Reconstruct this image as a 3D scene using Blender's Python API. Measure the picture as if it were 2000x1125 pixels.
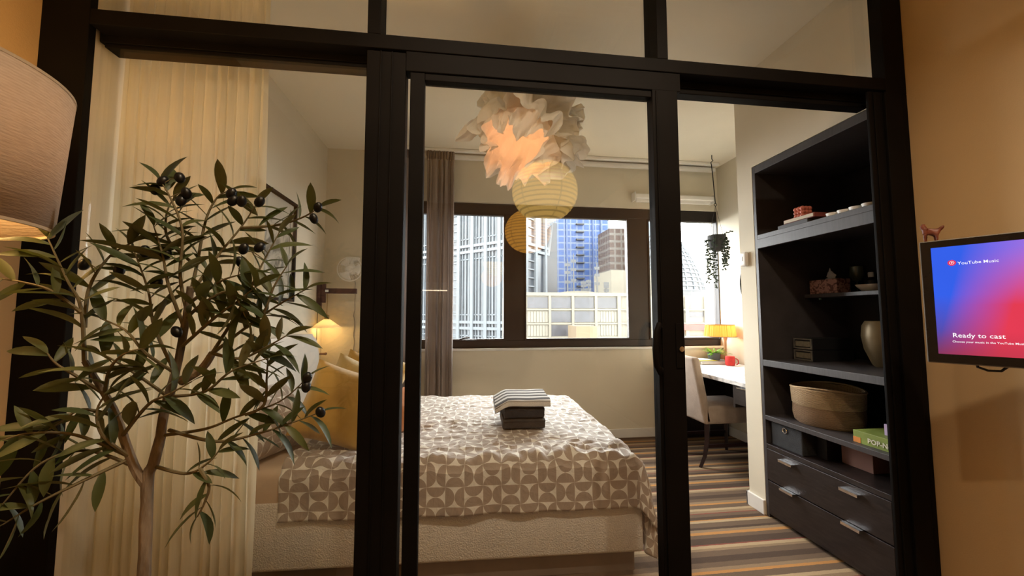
import bpy, bmesh, math, random
from mathutils import Vector, Matrix, noise
R = math.radians
random.seed(7)
for o in list(bpy.data.objects): bpy.data.objects.remove(o)
SC = bpy.context.scene
C = SC.collection

# ------------------------------------------------------------------ camera
H, FPX, YAW, PIT = 1.2, 766.0, R(7.337), R(3.986)
cd = bpy.data.cameras.new('camera'); cam = bpy.data.objects.new('camera', cd); C.objects.link(cam)
cd.sensor_fit = 'HORIZONTAL'; cd.sensor_width = 36.0; cd.lens = FPX / 2000 * 36.0
cd.clip_start = .02; cd.clip_end = 2000
cam.location = (0, 0, H); cam.rotation_euler = (R(90) + PIT, 0, -YAW)
SC.camera = cam
FW = Vector((math.sin(YAW)*math.cos(PIT), math.cos(YAW)*math.cos(PIT), math.sin(PIT)))
RT = Vector((math.cos(YAW), -math.sin(YAW), 0)); UP = RT.cross(FW)
def ray(x, y): return FW + RT*((x-1000)/FPX) - UP*((y-562.5)/FPX)
CP = Vector((0, 0, H))
def onX(x, y, X): d = ray(x, y); return CP + d*(X/d.x)
def onY(x, y, Y): d = ray(x, y); return CP + d*(Y/d.y)
def onZ(x, y, Z): d = ray(x, y); return CP + d*((Z-H)/d.z)

# ------------------------------------------------------------------ world, light, exposure
w = bpy.data.worlds.new('world'); SC.world = w; w.use_nodes = True
bg = w.node_tree.nodes['Background']
bg.inputs[0].default_value = (1.0, .99, .97, 1); bg.inputs[1].default_value = 19.5
SC.view_settings.view_transform = 'Standard'; SC.view_settings.look = 'None'
SC.view_settings.exposure = 0.2; SC.view_settings.gamma = 1.0
SC.view_settings.use_curve_mapping = False
YB = 3.784; ZC = 2.77; XL = -1.262; XR = 1.833; XA = 2.69; D = 1.42
pl = bpy.data.lights.new('window_portal', 'AREA'); pl.shape = 'RECTANGLE'; pl.size = 3.2; pl.size_y = 1.35
try: pl.cycles.is_portal = True
except Exception: pass
po = bpy.data.objects.new('window_portal', pl); C.objects.link(po)
po.location = (1.05, YB+.2, 1.59); po.rotation_euler = (R(-90), 0, 0)
def point(name, loc, power, col, rad=.03):
    l = bpy.data.lights.new(name, 'POINT'); l.energy = power; l.color = col; l.shadow_soft_size = rad
    o = bpy.data.objects.new(name, l); C.objects.link(o); o.location = loc; return o

# ------------------------------------------------------------------ materials
MATS = {}
class N:
    """tiny node-tree writer"""
    def __init__(s, name):
        s.m = bpy.data.materials.new(name); s.m.use_nodes = True; s.t = s.m.node_tree
        s.t.nodes.clear(); s.out = s.t.nodes.new('ShaderNodeOutputMaterial')
    def n(s, typ, ins=None, **kw):
        nd = s.t.nodes.new('ShaderNode'+typ)
        for k, v in kw.items(): setattr(nd, k, v)
        for k, v in (ins or {}).items(): s.set(nd.inputs[k], v)
        return nd
    def set(s, sock, v):
        if isinstance(v, bpy.types.NodeSocket): s.t.links.new(v, sock)
        elif hasattr(v, 'outputs'): s.t.links.new(v.outputs[0], sock)
        else:
            if isinstance(v, tuple) and len(v) == 3 and sock.type == 'RGBA': v = (*v, 1)
            sock.default_value = v
    def math(s, op, a, b=None, c=None):
        nd = s.n('Math', operation=op); s.set(nd.inputs[0], a)
        if b is not None: s.set(nd.inputs[1], b)
        if c is not None: s.set(nd.inputs[2], c)
        return nd.outputs[0]
    def mix(s, f, a, b):
        nd = s.n('Mix', data_type='RGBA'); s.set(nd.inputs[0], f); s.set(nd.inputs[6], a); s.set(nd.inputs[7], b)
        return nd.outputs[2]
    def coord(s, kind='Object'): return s.n('TexCoord').outputs[kind]
    def surf(s, sh): s.t.links.new(sh.outputs[0], s.out.inputs[0]); return s.m
def tint(c, k): return tuple(min(1, max(0, x*k)) for x in c)
def mat(name, col, rough=.55, metal=0., var=.07, scale=9., bump=0., bscale=90., spec=.4, stretch=None, emit=None, es=0., sheen=0., trans=0., alt=None):
    if name in MATS: return MATS[name]
    g = N(name); co = g.coord()
    v = co
    if stretch: v = g.n('Mapping', {0: co, 3: stretch}).outputs[0]
    nz = g.n('Texture'+'Noise' if False else 'TexNoise', {'Vector': v, 'Scale': scale, 'Detail': 5.})
    rp = g.n('ValToRGB', {0: nz.outputs[0]}); e = rp.color_ramp.elements
    e[0].position = .3; e[1].position = .72
    e[0].color = (*tint(col, 1-var), 1); e[1].color = (*(alt or tint(col, 1+var)), 1)
    b = g.n('BsdfPrincipled', {'Base Color': rp.outputs[0], 'Roughness': rough, 'Metallic': metal, 'Specular IOR Level': spec})
    if sheen: b.inputs['Sheen Weight'].default_value = sheen
    if emit: b.inputs['Emission Color'].default_value = (*emit, 1); b.inputs['Emission Strength'].default_value = es
    if bump:
        nb = g.n('TexNoise', {'Vector': v, 'Scale': bscale, 'Detail': 3.})
        bp = g.n('Bump', {'Height': nb.outputs[0], 'Strength': bump, 'Distance': .01})
        b.inputs['Normal'].default_value if False else g.t.links.new(bp.outputs[0], b.inputs['Normal'])
    if trans:
        tl = g.n('BsdfTranslucent', {0: rp.outputs[0]})
        b = g.n('MixShader', {0: trans, 1: b, 2: tl})
    MATS[name] = g.surf(b); return MATS[name]
def glass(name, tintc=(1, 1, 1), f0=.04):
    g = N(name)
    lw = g.n('LayerWeight', {0: .5}).outputs['Facing']
    f = g.math('MULTIPLY_ADD', g.math('POWER', lw, 5.), 1-f0, f0)
    nz = g.n('TexNoise', {'Vector': g.coord(), 'Scale': 3.})
    ro = g.math('MULTIPLY', nz.outputs[0], .012)
    gl = g.n('BsdfGlossy', {0: (1, 1, 1), 'Roughness': ro}); tr = g.n('BsdfTransparent', {0: tintc})
    MATS[name] = g.surf(g.n('MixShader', {0: f, 1: tr, 2: gl})); return MATS[name]
def sheer(name, col, tr=.3):
    g = N(name); co = g.coord()
    nz = g.n('TexNoise', {'Vector': g.n('Mapping', {0: co, 3: (60., 60., 3.)}).outputs[0], 'Scale': 3., 'Detail': 4.})
    c = g.mix(nz.outputs[0], tint(col, .86), col)
    a = g.n('MixShader', {0: .5, 1: g.n('BsdfDiffuse', {0: c}), 2: g.n('BsdfTranslucent', {0: c})})
    MATS[name] = g.surf(g.n('MixShader', {0: tr, 1: a, 2: g.n('BsdfTransparent', {0: (1, 1, 1)})})); return MATS[name]
def emis(name, col, s, var=.1, scale=6.):
    g = N(name); nz = g.n('TexNoise', {'Vector': g.coord(), 'Scale': scale})
    MATS[name] = g.surf(g.n('Emission', {0: g.mix(nz.outputs[0], tint(col, 1-var), tint(col, 1+var)), 1: s})); return MATS[name]

wallc = mat('wall_paint', (.70, .64, .515), .85, var=.03, scale=3, bump=.08, bscale=220)
warmw = mat('lamplight_tinted_wall', (.58, .41, .22), .85, var=.03, scale=3, bump=.08, bscale=220)  # cream living walls with the orange lamplight put into their colour
ceilm = mat('ceiling_paint', (.82, .76, .63), .9, var=.025, scale=2.5, bump=.05, bscale=200)
black = mat('black_frame', (.0055, .0046, .0042), .6, var=.25, scale=5, bump=.03, bscale=300, spec=.07)
wbrown = mat('window_bronze', (.022, .016, .014), .45, var=.2, scale=6, bump=.03, bscale=200)
whitep = mat('white_paint', (.78, .76, .72), .45, var=.04)
wplast = mat('white_plastic', (.82, .80, .76), .35, var=.03)
chrome = mat('chrome', (.80, .80, .82), .18, metal=1., var=.04)
brass = mat('aged_brass', (.42, .30, .12), .35, metal=1., var=.12)
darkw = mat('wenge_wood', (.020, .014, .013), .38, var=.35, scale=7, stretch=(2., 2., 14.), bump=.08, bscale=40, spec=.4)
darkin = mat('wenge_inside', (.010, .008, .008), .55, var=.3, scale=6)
shelfe = mat('wenge_edge', (.050, .045, .048), .42, var=.2, scale=9, stretch=(1., 14., 1.), bump=.06, bscale=60)
blkplast = mat('black_plastic', (.013, .013, .014), .4, var=.15)
redwood = mat('dark_red_wood', (.075, .030, .028), .45, var=.25, scale=6, stretch=(4., 4., 1.))
PANE = glass('clear_glass', (.985, .99, .985), .05)
OPANE = glass('window_glass', (.97, .985, .985), .04)

# ------------------------------------------------------------------ mesh helpers
def nb(): return bmesh.new()
def box(bm, x0, x1, y0, y1, z0, z1, bev=0, seg=2):
    if x0 > x1: x0, x1 = x1, x0
    if y0 > y1: y0, y1 = y1, y0
    if z0 > z1: z0, z1 = z1, z0
    vs = [bm.verts.new(p) for p in ((x0,y0,z0),(x1,y0,z0),(x1,y1,z0),(x0,y1,z0),(x0,y0,z1),(x1,y0,z1),(x1,y1,z1),(x0,y1,z1))]
    fs = [bm.faces.new([vs[i] for i in f]) for f in ((3,2,1,0),(4,5,6,7),(0,1,5,4),(1,2,6,5),(2,3,7,6),(3,0,4,7))]
    if bev:
        es = list({e for f in fs for e in f.edges})
        r = bmesh.ops.bevel(bm, geom=es, offset=bev, segments=seg, affect='EDGES', profile=.5)
        return list({v for f in r['faces'] for v in f.verts})
    return vs
def tube(bm, pts, rad, n=8, caps=True):
    pts = [Vector(p) for p in pts]; k = len(pts)
    rs = list(rad) if hasattr(rad, '__len__') else [rad]*k
    rings = []; prev = None
    for i, p in enumerate(pts):
        t = (pts[min(i+1, k-1)] - pts[max(i-1, 0)]).normalized()
        if prev is None:
            a = Vector((0, 0, 1)) if abs(t.z) < .9 else Vector((1, 0, 0)); u = t.cross(a).normalized()
        else: u = (prev - t*prev.dot(t)).normalized()
        prev = u; v = t.cross(u)
        rings.append([bm.verts.new(p + (u*math.cos(2*math.pi*j/n) + v*math.sin(2*math.pi*j/n))*rs[i]) for j in range(n)])
    for a, b in zip(rings, rings[1:]):
        for j in range(n): bm.faces.new((a[j], a[(j+1) % n], b[(j+1) % n], b[j]))
    if caps: bm.faces.new(rings[0][::-1]); bm.faces.new(rings[-1])
def lathe(bm, prof, c=(0, 0, 0), n=24, sx=1., sy=1., wob=None, closed=False):
    rings = []
    for i, (r, z) in enumerate(prof):
        ring = []
        for j in range(n):
            a = 2*math.pi*j/n; rr = max(r, 1e-4) + (wob(a, z) if wob else 0)
            ring.append(bm.verts.new((c[0]+rr*math.cos(a)*sx, c[1]+rr*math.sin(a)*sy, c[2]+z)))
        rings.append(ring)
    if closed: rings.append(rings[0])
    for a, b in zip(rings, rings[1:]):
        for j in range(n): bm.faces.new((a[j], a[(j+1) % n], b[(j+1) % n], b[j]))
    if not closed:
        if prof[0][0] > 1e-3: bm.faces.new(rings[0][::-1])
        if prof[-1][0] > 1e-3 : bm.faces.new(rings[-1])
def grid(bm, nu, nv, fn, uvs=None, close_u=False):
    vs = [[bm.verts.new(fn(i/(nu-1) if not close_u else i/nu, j/(nv-1))) for j in range(nv)] for i in range(nu)]
    lay = bm.loops.layers.uv.verify() if uvs else None
    for i in range(nu if close_u else nu-1):
        i2 = (i+1) % nu
        for j in range(nv-1):
            f = bm.faces.new((vs[i][j], vs[i2][j], vs[i2][j+1], vs[i][j+1]))
            if lay:
                for l, (a, b) in zip(f.loops, ((i, j), (i+1, j), (i+1, j+1), (i, j+1))): l[lay].uv = uvs(a/(nu-1), b/(nv-1))
    return vs
def prism(bm, poly, ax, a0, a1):
    """poly of 2-D points extruded along axis ax ('x','y','z') from a0 to a1"""
    def P(p, a): return {'x': (a, p[0], p[1]), 'y': (p[0], a, p[1]), 'z': (p[0], p[1], a)}[ax]
    A = [bm.verts.new(P(p, a0)) for p in poly]; B = [bm.verts.new(P(p, a1)) for p in poly]; k = len(poly)
    for i in range(k): bm.faces.new((A[i], A[(i+1) % k], B[(i+1) % k], B[i]))
    bm.faces.new(A[::-1]); bm.faces.new(B)
def ball(bm, c, r, sx=1, sy=1, sz=1, n=10):
    bmesh.ops.create_uvsphere(bm, u_segments=n, v_segments=max(6, n*2//3), radius=r, matrix=Matrix.Translation(c) @ Matrix.Diagonal((sx, sy, sz, 1)))
def xf(bm, M): bmesh.ops.transform(bm, matrix=M, verts=bm.verts)
def mesh_of(bm, name, smooth=False):
    bmesh.ops.recalc_face_normals(bm, faces=bm.faces)
    me = bpy.data.meshes.new(name); bm.to_mesh(me); bm.free()
    if smooth:
        for p in me.polygons: p.use_smooth = True
        try: me.set_sharp_from_angle(angle=R(40))
        except Exception: pass
    return me
def tag(o, label=None, cat=None, group=None, kind=None):
    for k, v in (('label', label), ('category', cat), ('group', group), ('kind', kind)):
        if v: o[k] = v
    return o
def root(name, loc, label, cat, group=None, kind=None):
    o = bpy.data.objects.new(name, None); C.objects.link(o); o.location = loc; o.empty_display_size = .05
    return tag(o, label, cat, group, kind)
def wloc(o):
    v = o.location.copy()
    while o.parent: o = o.parent; v += o.location
    return v
def part(name, bm, m, par, smooth=False, label=None, kind=None, local=False, solid=0):
    """bm in world coordinates (local=True: in the parent's); becomes a child of par"""
    if not local: xf(bm, Matrix.Translation(-wloc(par)))
    o = bpy.data.objects.new(name, mesh_of(bm, name, smooth)); C.objects.link(o); o.parent = par
    o.data.materials.append(m)
    if solid: md = o.modifiers.new('thick', 'SOLIDIFY'); md.thickness = solid; md.offset = 0
    return tag(o, label, None, None, kind)
def thing(name, bm, m, label, cat, group=None, smooth=False, kind=None, solid=0):
    """a thing that is one mesh; origin at its base"""
    xs = [v.co for v in bm.verts]
    lo = Vector((min(v.x for v in xs), min(v.y for v in xs), min(v.z for v in xs))); hi = Vector((max(v.x for v in xs), max(v.y for v in xs), 0))
    b = Vector(((lo.x+hi.x)/2, (lo.y+hi.y)/2, lo.z)); xf(bm, Matrix.Translation(-b))
    o = bpy.data.objects.new(name, mesh_of(bm, name, smooth)); C.objects.link(o); o.location = b
    o.data.materials.append(m)
    if solid: md = o.modifiers.new('thick', 'SOLIDIFY'); md.thickness = solid; md.offset = 0
    return tag(o, label, cat, group, kind)
def pbox(name, par, m, *a, bev=0, **k): bm = nb(); box(bm, *a, bev=bev); return part(name, bm, m, par, **k)
def tbox(name, m, label, cat, *a, bev=0, **k): bm = nb(); box(bm, *a, bev=bev); return thing(name, bm, m, label, cat, **k)
def struct(name, m, label, *boxes, bev=0):
    bm = nb()
    for b in boxes: box(bm, *b, bev=bev)
    return thing(name, bm, m, label, None, kind='structure')

# ------------------------------------------------------------------ room shell
LX0, LX1, LY0 = -1.40, 1.93, -2.6         # living side
g = N('striped_carpet'); co = g.coord('Generated'); ob = g.n('NewGeometry').outputs['Position']
sx = g.n('SeparateXYZ', {0: ob}); yy = g.math('ADD', sx.outputs[1], g.math('MULTIPLY', g.n('TexNoise', {'Vector': ob, 'Scale': 40.}).outputs[0], .006))
per = .62
fr = g.math('FRACT', g.math('DIVIDE', yy, per))
rp = g.n('ValToRGB', {0: fr}); cr = rp.color_ramp; cr.interpolation = 'CONSTANT'
dk, br, tn, cm, orr, rd = (.085,.056,.040), (.165,.112,.074), (.31,.215,.13), (.50,.37,.22), (.56,.27,.085), (.26,.075,.055)
stops = [(0,dk),(.07,br),(.14,tn),(.17,cm),(.21,rd),(.225,dk),(.31,br),(.36,orr),(.40,tn),(.44,dk),(.475,br),(.55,cm),(.585,orr),(.60,dk),(.65,br),(.70,rd),(.715,tn),(.76,cm),(.80,br),(.87,orr),(.90,tn),(.94,br)]
cr.elements[0].position = 0; cr.elements[0].color = (*stops[0][1], 1)
cr.elements[1].position = stops[1][0]; cr.elements[1].color = (*stops[1][1], 1)
for p_, c_ in stops[2:]: e_ = cr.elements.new(p_); e_.color = (*c_, 1)
fz = g.n('TexNoise', {'Vector': ob, 'Scale': 260., 'Detail': 3.})
cc = g.mix(g.math('MULTIPLY', fz.outputs[0], .45), rp.outputs[0], (.10, .075, .06))
bp = g.n('Bump', {'Height': fz.outputs[0], 'Strength': .6, 'Distance': .006})
carpet = g.surf(g.n('BsdfPrincipled', {'Base Color': cc, 'Roughness': .95, 'Specular IOR Level': .1, 'Normal': bp.outputs[0]}))
lvfloor = mat('living_floor_oak', (.26, .17, .10), .5, var=.2, scale=4, stretch=(12., 1., 1.))
struct('floor', carpet, 'striped brown, cream and orange carpet of the bedroom', (-1.45, 2.85, D+.06, YB+.25, -.1, 0))
struct('floor', lvfloor, 'timber floor of the living side before the glass partition', (LX0-.1, LX1+.1, LY0-.1, D+.06, -.1, 0))
struct('ceiling', ceilm, 'plain cream ceiling over both rooms', (-1.55, 2.95, LY0-.15, YB+.25, ZC, ZC+.15))
WX0, WX1, WZ0, WZ1 = -.72, XA, .885, 2.305
struct('wall_back', wallc, 'cream wall holding the long window', (-1.45, WX0, YB, YB+.22, 0, ZC), (WX1, XA+.2, YB, YB+.22, 0, ZC), (WX0, WX1, YB, YB+.22, 0, WZ0), (WX0, WX1, YB, YB+.22, WZ1, ZC))
struct('wall_left', wallc, 'cream bedroom wall behind the headboard', (XL-.14, XL, D+.03, YB, 0, ZC))
struct('wall_alcove', wallc, 'cream wall of the desk alcove beside the window', (XA, XA+.15, 2.37, YB, 0, ZC))
SY0, SY1, SZ = 1.480, 2.232, 2.14          # built-in shelf opening
struct('wall_right', wallc, 'cream wall around the built-in dark shelf', (XR, XA+.15, SY1+.004, 2.37, 0, ZC), (XR, XA, D+.058, SY1+.004, SZ+.004, ZC), (2.45, XA, D+.058, SY1, 0, SZ), (XR+.05, 2.45, D+.058, SY0-.002, 0, SZ))
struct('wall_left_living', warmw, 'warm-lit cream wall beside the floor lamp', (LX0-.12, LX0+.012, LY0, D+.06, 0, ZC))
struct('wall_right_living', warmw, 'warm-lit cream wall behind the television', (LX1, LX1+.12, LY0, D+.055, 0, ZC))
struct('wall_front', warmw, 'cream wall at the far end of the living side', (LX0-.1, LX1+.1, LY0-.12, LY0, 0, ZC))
struct('baseboard_back', whitep, 'white skirting board under the window wall', (XL, XA, YB-.014, YB, 0, .085), bev=.003)
struct('baseboard_right', whitep, 'white skirting board wrapping the wall end beside the dark shelf', (XR-.014, XR, SY1+.006, 2.384, 0, .085), (XR-.014, 2.3, 2.37, 2.384, 0, .085), bev=.003)
struct('baseboard_alcove', whitep, 'white skirting board of the desk alcove', (XA-.014, XA, 2.386, YB-.016, 0, .085), bev=.003)
struct('baseboard_left', whitep, 'white skirting board behind the bed head', (XL, XL+.014, D+.13, YB-.016, 0, .085), bev=.003)

# ------------------------------------------------------------------ exterior window (window_1)
W1 = root('window_1', ((WX0+WX1)/2, YB, WZ0), 'long dark-framed window looking onto city towers', None, kind='structure')
y0, y1 = YB+.03, YB+.11
for nm, a in (('frame_rail', (WX0, WX1, y0, y1, 2.20, WZ1)), ('frame_rail', (WX0, WX1, y0, y1, WZ0, .955)), ('frame_post', (WX0, WX0+.07, y0, y1, .955, 2.20)),
              ('frame_post', (.425, .615, y0, y1, .955, 2.20)), ('frame_post', (1.70, 1.905, y0, y1, .955, 2.20)), ('frame_post', (2.684, WX1, y0+.03, y1, .955, 2.20)),
              ('frame_post', (-.30, -.20, y0, y1, .955, 2.20))):
    pbox(nm, W1, wbrown, *a, bev=.004)
for a, b in ((WX0+.07, -.30), (-.20, .425), (.615, 1.70), (1.905, 2.684)):
    pbox('pane', W1, OPANE, a, b, YB+.07, YB+.076, .955, 2.20)
    for q in ((a, a+.018, .955, 2.20), (b-(.018 if b < 2.6 else .003), b, .955, 2.20), (a+.018, b-.018, .955, .973), (a+.018, b-.018, 2.182, 2.20)):
        pbox('glazing_bead', W1, wbrown, q[0], q[1], y0-.012, y0+.04, q[2], q[3], bev=.003)
pbox('sill', W1, whitep, WX0, WX1, YB-.02, YB+.03, WZ0-.022, WZ0, bev=.004)
bm = nb(); box(bm, .0, .15, YB+.0, YB+.02, .955, .967, bev=.003); tube(bm, [(-.02, YB+.0, .968), (.03, YB-.01, .985), (.08, YB-.015, .99)], .008, 8)
part('window_stay', bm, blkplast, W1)

# ------------------------------------------------------------------ glass partition (window_2) and sliding door (door_1)
W2 = root('window_2', (.27, D+.06, 0), 'black-framed glass partition between living room and bedroom', None, kind='structure')
ZT = 2.23
for nm, a in (('jamb', (-1.388, -1.246, D, D+.028, 0, ZC)), ('jamb', (1.731, 1.81, D, D+.012, 0, 2.165)), ('jamb', (1.81, 1.926, D, D+.05, 0, 2.165)), ('jamb', (1.823, 1.926, D, D+.055, 2.165, ZC)),
              ('post', (-.349, -.211, D, D+.075, 0, 2.165)), ('mullion', (-.350, -.303, D, D+.10, ZT, ZC)), ('mullion', (.772, .818, D, D+.11, ZT, ZC)),
              ('transom', (-1.246, 1.823, D, D+.055, 2.176, ZT)), ('transom', (-1.258, 1.80, D+.055, D+.12, 2.150, ZT)),
              ('track_cover', (-.211, .868, D+.002, D+.055, 2.098, 2.174)), ('lower_track', (-1.246, -.349, D+.06, D+.12, 2.135, 2.150)),
              ('lower_track', (.868, 1.80, D+.06, D+.11, 2.128, 2.150)), ('bottom_rail', (-1.246, -.349, D, D+.1, 0, .06)),
              ('jamb_strip', (1.752, 1.760, D-.006, D, 0, 2.16)), ('jamb_strip', (1.80, 1.885, D-.012, D, 0, 2.16)), ('post_strip', (-.302, -.297, D-.005, D, 0, 2.165)), ('post_strip', (-.262, -.257, D-.005, D, 0, 2.165)),
              ('head_rail', (-1.246, 1.823, D, D+.11, ZC-.06, ZC))):
    pbox(nm, W2, black, *a, bev=.0025)
for a in ((-1.258, -.349, .06, 2.15), (-1.258, -.350, ZT, ZC-.06), (-.303, .772, ZT, ZC-.06), (.818, 1.826, ZT, ZC-.06)):
    pbox('pane', W2, PANE, a[0], a[1], D+.062, D+.070, a[2], a[3])
D1 = root('door_1', (.33, D+.02, 0), 'black-framed sliding glass door standing open over the middle bay', None, kind='structure')
for nm, a in (('stile', (-.194, -.142, D+.002, D+.045, .01, 2.094)), ('stile', (.744, .85, D-.004, D+.045, .01, 2.096)),
              ('top_rail', (-.142, .744, D+.004, D+.045, 2.068, 2.094)), ('bottom_rail', (-.142, .744, D+.004, D+.045, .01, .09)), ('stile_edge', (.756, .762, D-.010, D-.004, .01, 2.09))):
    pbox(nm, D1, black, *a, bev=.0025)
pbox('pane', D1, PANE, -.142, .744, D+.020, D+.028, .09, 2.068)
bm = nb()
hz0, hz1 = .985, 1.168
tube(bm, [(.752, D+.0, hz1-.012), (.735, D-.026, hz1-.004), (.722, D-.030, hz1-.03), (.716, D-.032, (hz0+hz1)/2), (.720, D-.030, hz0+.03), (.735, D-.026, hz0+.004), (.755, D+.0, hz0+.012)], [.010, .012, .0125, .012, .0125, .012, .010], 10)
part('handle', bm, black, D1, smooth=True, label='black bow pull handle')
pbox('lock_plate', D1, black, .812, .842, D-.008, D-.003, 1.0, 1.17, bev=.002)
bm = nb(); lathe(bm, [(.0, 0), (.010, 0), (.010, .006), (.0, .007)], n=16); xf(bm, Matrix.Translation((.832, D-.008, 1.072)) @ Matrix.Rotation(R(90), 4, 'X'))
part('lock_cylinder', bm, chrome, D1, smooth=True)

# ------------------------------------------------------------------ the city outside
CK = .315       # exposure put into the colours: darkens all facades under the boosted sky
def cmat(name, col, *a, **k): return mat(name, tint(col, CK), *a, **k)
conc_w = cmat('pale_concrete', (.185, .212, .235), .8, var=.06, scale=.4)
conc_b = cmat('beige_concrete', (.215, .195, .150), .85, var=.06, scale=.5)
glz = cmat('tower_glazing', (.052, .066, .082), .35, var=.35, scale=.35)
glz2 = cmat('dark_tower_glazing', (.030, .035, .042), .35, var=.3, scale=.2)
winm = cmat('office_window', (.034, .035, .044), .35, var=.35, scale=1.2)
brick = cmat('brown_cladding', (.075, .052, .042), .8, var=.5, scale=.9)
orangem = cmat('ochre_render', (.20, .14, .075), .85, var=.06, scale=.6)
redb = cmat('red_fascia', (.19, .060, .062), .8, var=.1, scale=.6)
steel = cmat('mast_grey', (.035, .04, .045), .6, var=.2, scale=2)
def grid_mat(name, c, line, sx_, sz_, lw=.1, var=.25):
    c, line = tint(c, CK), tint(line, CK)
    g = N(name); s = g.n('SeparateXYZ', {0: g.coord()})
    a = g.math('FRACT', g.math('DIVIDE', g.math('ADD', s.outputs[0], s.outputs[1]), sx_)); b = g.math('FRACT', g.math('DIVIDE', s.outputs[2], sz_))
    m = g.math('MAXIMUM', g.math('LESS_THAN', a, lw), g.math('LESS_THAN', b, lw*1.3))
    nz = g.n('TexNoise', {'Vector': g.coord(), 'Scale': .12, 'Detail': 6.})
    nz2 = g.n('TexVoronoi', {'Vector': g.n('Mapping', {0: g.coord(), 3: (1/sx_, 1/sx_, 1/sz_)}).outputs[0], 'Scale': 1.})
    base = g.mix(g.math('MULTIPLY', nz2.outputs[0], .6), tint(c, 1+var), tint(c, 1-var)); base = g.mix(nz.outputs[0], base, tint(c, 1.25))
    return g.surf(g.n('BsdfPrincipled', {'Base Color': g.mix(m, base, line), 'Roughness': .4, 'Specular IOR Level': .2}))
bluem = grid_mat('blue_curtain_wall', (.040, .095, .27), (.20, .25, .36), 2.6, 2.6, .17, .7)
paleg = grid_mat('pale_blue_glazing', (.13, .17, .21), (.22, .23, .24), 2.2, 2.4, .14, .2)
GZ = -38.0
struct('ground', cmat('street_asphalt', (.08, .08, .08), .9), 'street level far below the window', (-300, 400, YB+6, 500, GZ-1, GZ))
def X_at(px, Y): return onY(px, 600, Y).x
def Z_at(py, Y, px=1100): return onY(px, py, Y).z

# white-ribbed tower, corner towards the window
YT = 90.; xc = X_at(1004, YT); TH = 52.
dl = Vector((-math.sin(R(47)), math.cos(R(47)), 0)); dr = Vector((math.sin(R(43)), math.cos(R(43)), 0))
TA = root('office_tower', (xc, YT, GZ), 'pale office tower with white ribs and window bands, corner towards the window', 'building')
def fbox(bm, d, s0, s1, z0, z1, out, inn):
    n = Vector((d.y, -d.x, 0));
    if n.y > 0: n = -n
    P = Vector((xc, YT, 0)); pts = []
    for z in (z0, z1):
        for s, o in ((s0, out), (s1, out), (s1, -inn), (s0, -inn)): q = P + d*s + n*o; pts.append(bm.verts.new((q.x, q.y, z)))
    for f in ((3,2,1,0),(4,5,6,7),(0,1,5,4),(1,2,6,5),(2,3,7,6),(3,0,4,7)): bm.faces.new([pts[i] for i in f])
bm = nb(); LW, RW = 46., 15.
prism(bm, [(xc, YT), (xc+dr.x*RW, YT+dr.y*RW), (xc+dr.x*RW+dl.x*LW, YT+dr.y*RW+dl.y*LW), (xc+dl.x*LW, YT+dl.y*LW)], 'z', GZ, TH)
part('tower_body', bm, glz, TA)
ribs_l = [.4, 4.0, 8.2, 12.6, 17.2, 21.9, 26.7, 31.7, 37.0]
for s in ribs_l: bm = nb(); fbox(bm, dl, s-.5, s+.5, GZ, TH, .7, 0); part('rib', bm, conc_w, TA)
for s in (.6, 4.6, 8.9, 13.6): bm = nb(); fbox(bm, dr, s-.45, s+.45, GZ, TH, .7, 0); part('rib', bm, conc_w, TA)
for zc in (Z_at(478, YT)-19.2*2, Z_at(478, YT)-19.2, Z_at(478, YT), Z_at(478, YT)+19.2):
    for o in (-.75, .75):
        for d, L in ((dl, LW), (dr, RW)): bm = nb(); fbox(bm, d, 0, L, zc+o-.35, zc+o+.35, .6, 0); part('floor_band', bm, conc_w, TA)
    for o in (-2.6, 2.6): bm = nb(); fbox(bm, dl, 0, LW, zc+o-.14, zc+o+.14, .3, 0); part('floor_band', bm, conc_w, TA)
bm = nb()
for a, b in zip(ribs_l[:-1], ribs_l[1:]):
    if abs(a-17.2) < .1:
        continue
    for k in (1, 2, 3): s = a+(b-a)*k/4; fbox(bm, dl, s-.14, s+.14, GZ, TH, .3, 0)
part('fine_mullions', bm, conc_w, TA, kind='stuff')
bm = nb(); z = GZ
while z < TH:
    fbox(bm, dl, 17.2, 21.9, z, z+.3, .3, 0); fbox(bm, dr, 4.6, 8.9, z, z+.3, .3, 0); fbox(bm, dr, .6, 4.6, z, z+.22, .3, 0); z += 2.1
part('floor_edges', bm, conc_w, TA, kind='stuff')

def block(name, m, label, px0, px1, Y, pytop, depth, zbot=GZ, ztop=None):
    return tbox(name, m, label, 'building', X_at(px0, Y), X_at(px1, Y), Y, Y+depth, zbot, ztop if ztop is not None else Z_at(pytop, Y))
YK = 112.
DG = root('glass_tower', (X_at(1080, YK), YK, GZ), 'dark grey glazed tower slice behind the ribbed tower', 'building')
bm = nb(); prism(bm, [(X_at(1040, YK), GZ), (X_at(1089, YK), GZ), (X_at(1089, YK), Z_at(436, YK)), (X_at(1082, YK), Z_at(436, YK)), (X_at(1074, YK), Z_at(500, YK)), (X_at(1040, YK), Z_at(500, YK))], 'y', YK, YK+12); part('tower_body', bm, glz2, DG)
YP = 126.
bm = nb(); prism(bm, [(X_at(1030, YP), GZ), (X_at(1087, YP), GZ), (X_at(1087, YP), 60), (X_at(1030, YP), 60)], 'y', YP, YP+12); thing('glass_tower', bm, paleg, 'pale grey glazed tower rising between the ribbed tower and the blue tower', 'building')
YU = 150.
BT = root('blue_tower', (X_at(1140, YU), YU, GZ), 'tall deep-blue glass tower with a strip of balcony slots', 'building')
bm = nb(); box(bm, X_at(1088, YU), X_at(1192, YU), YU, YU+25, GZ, 72); part('tower_body', bm, bluem, BT)
zz = Z_at(560, YU)
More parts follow.
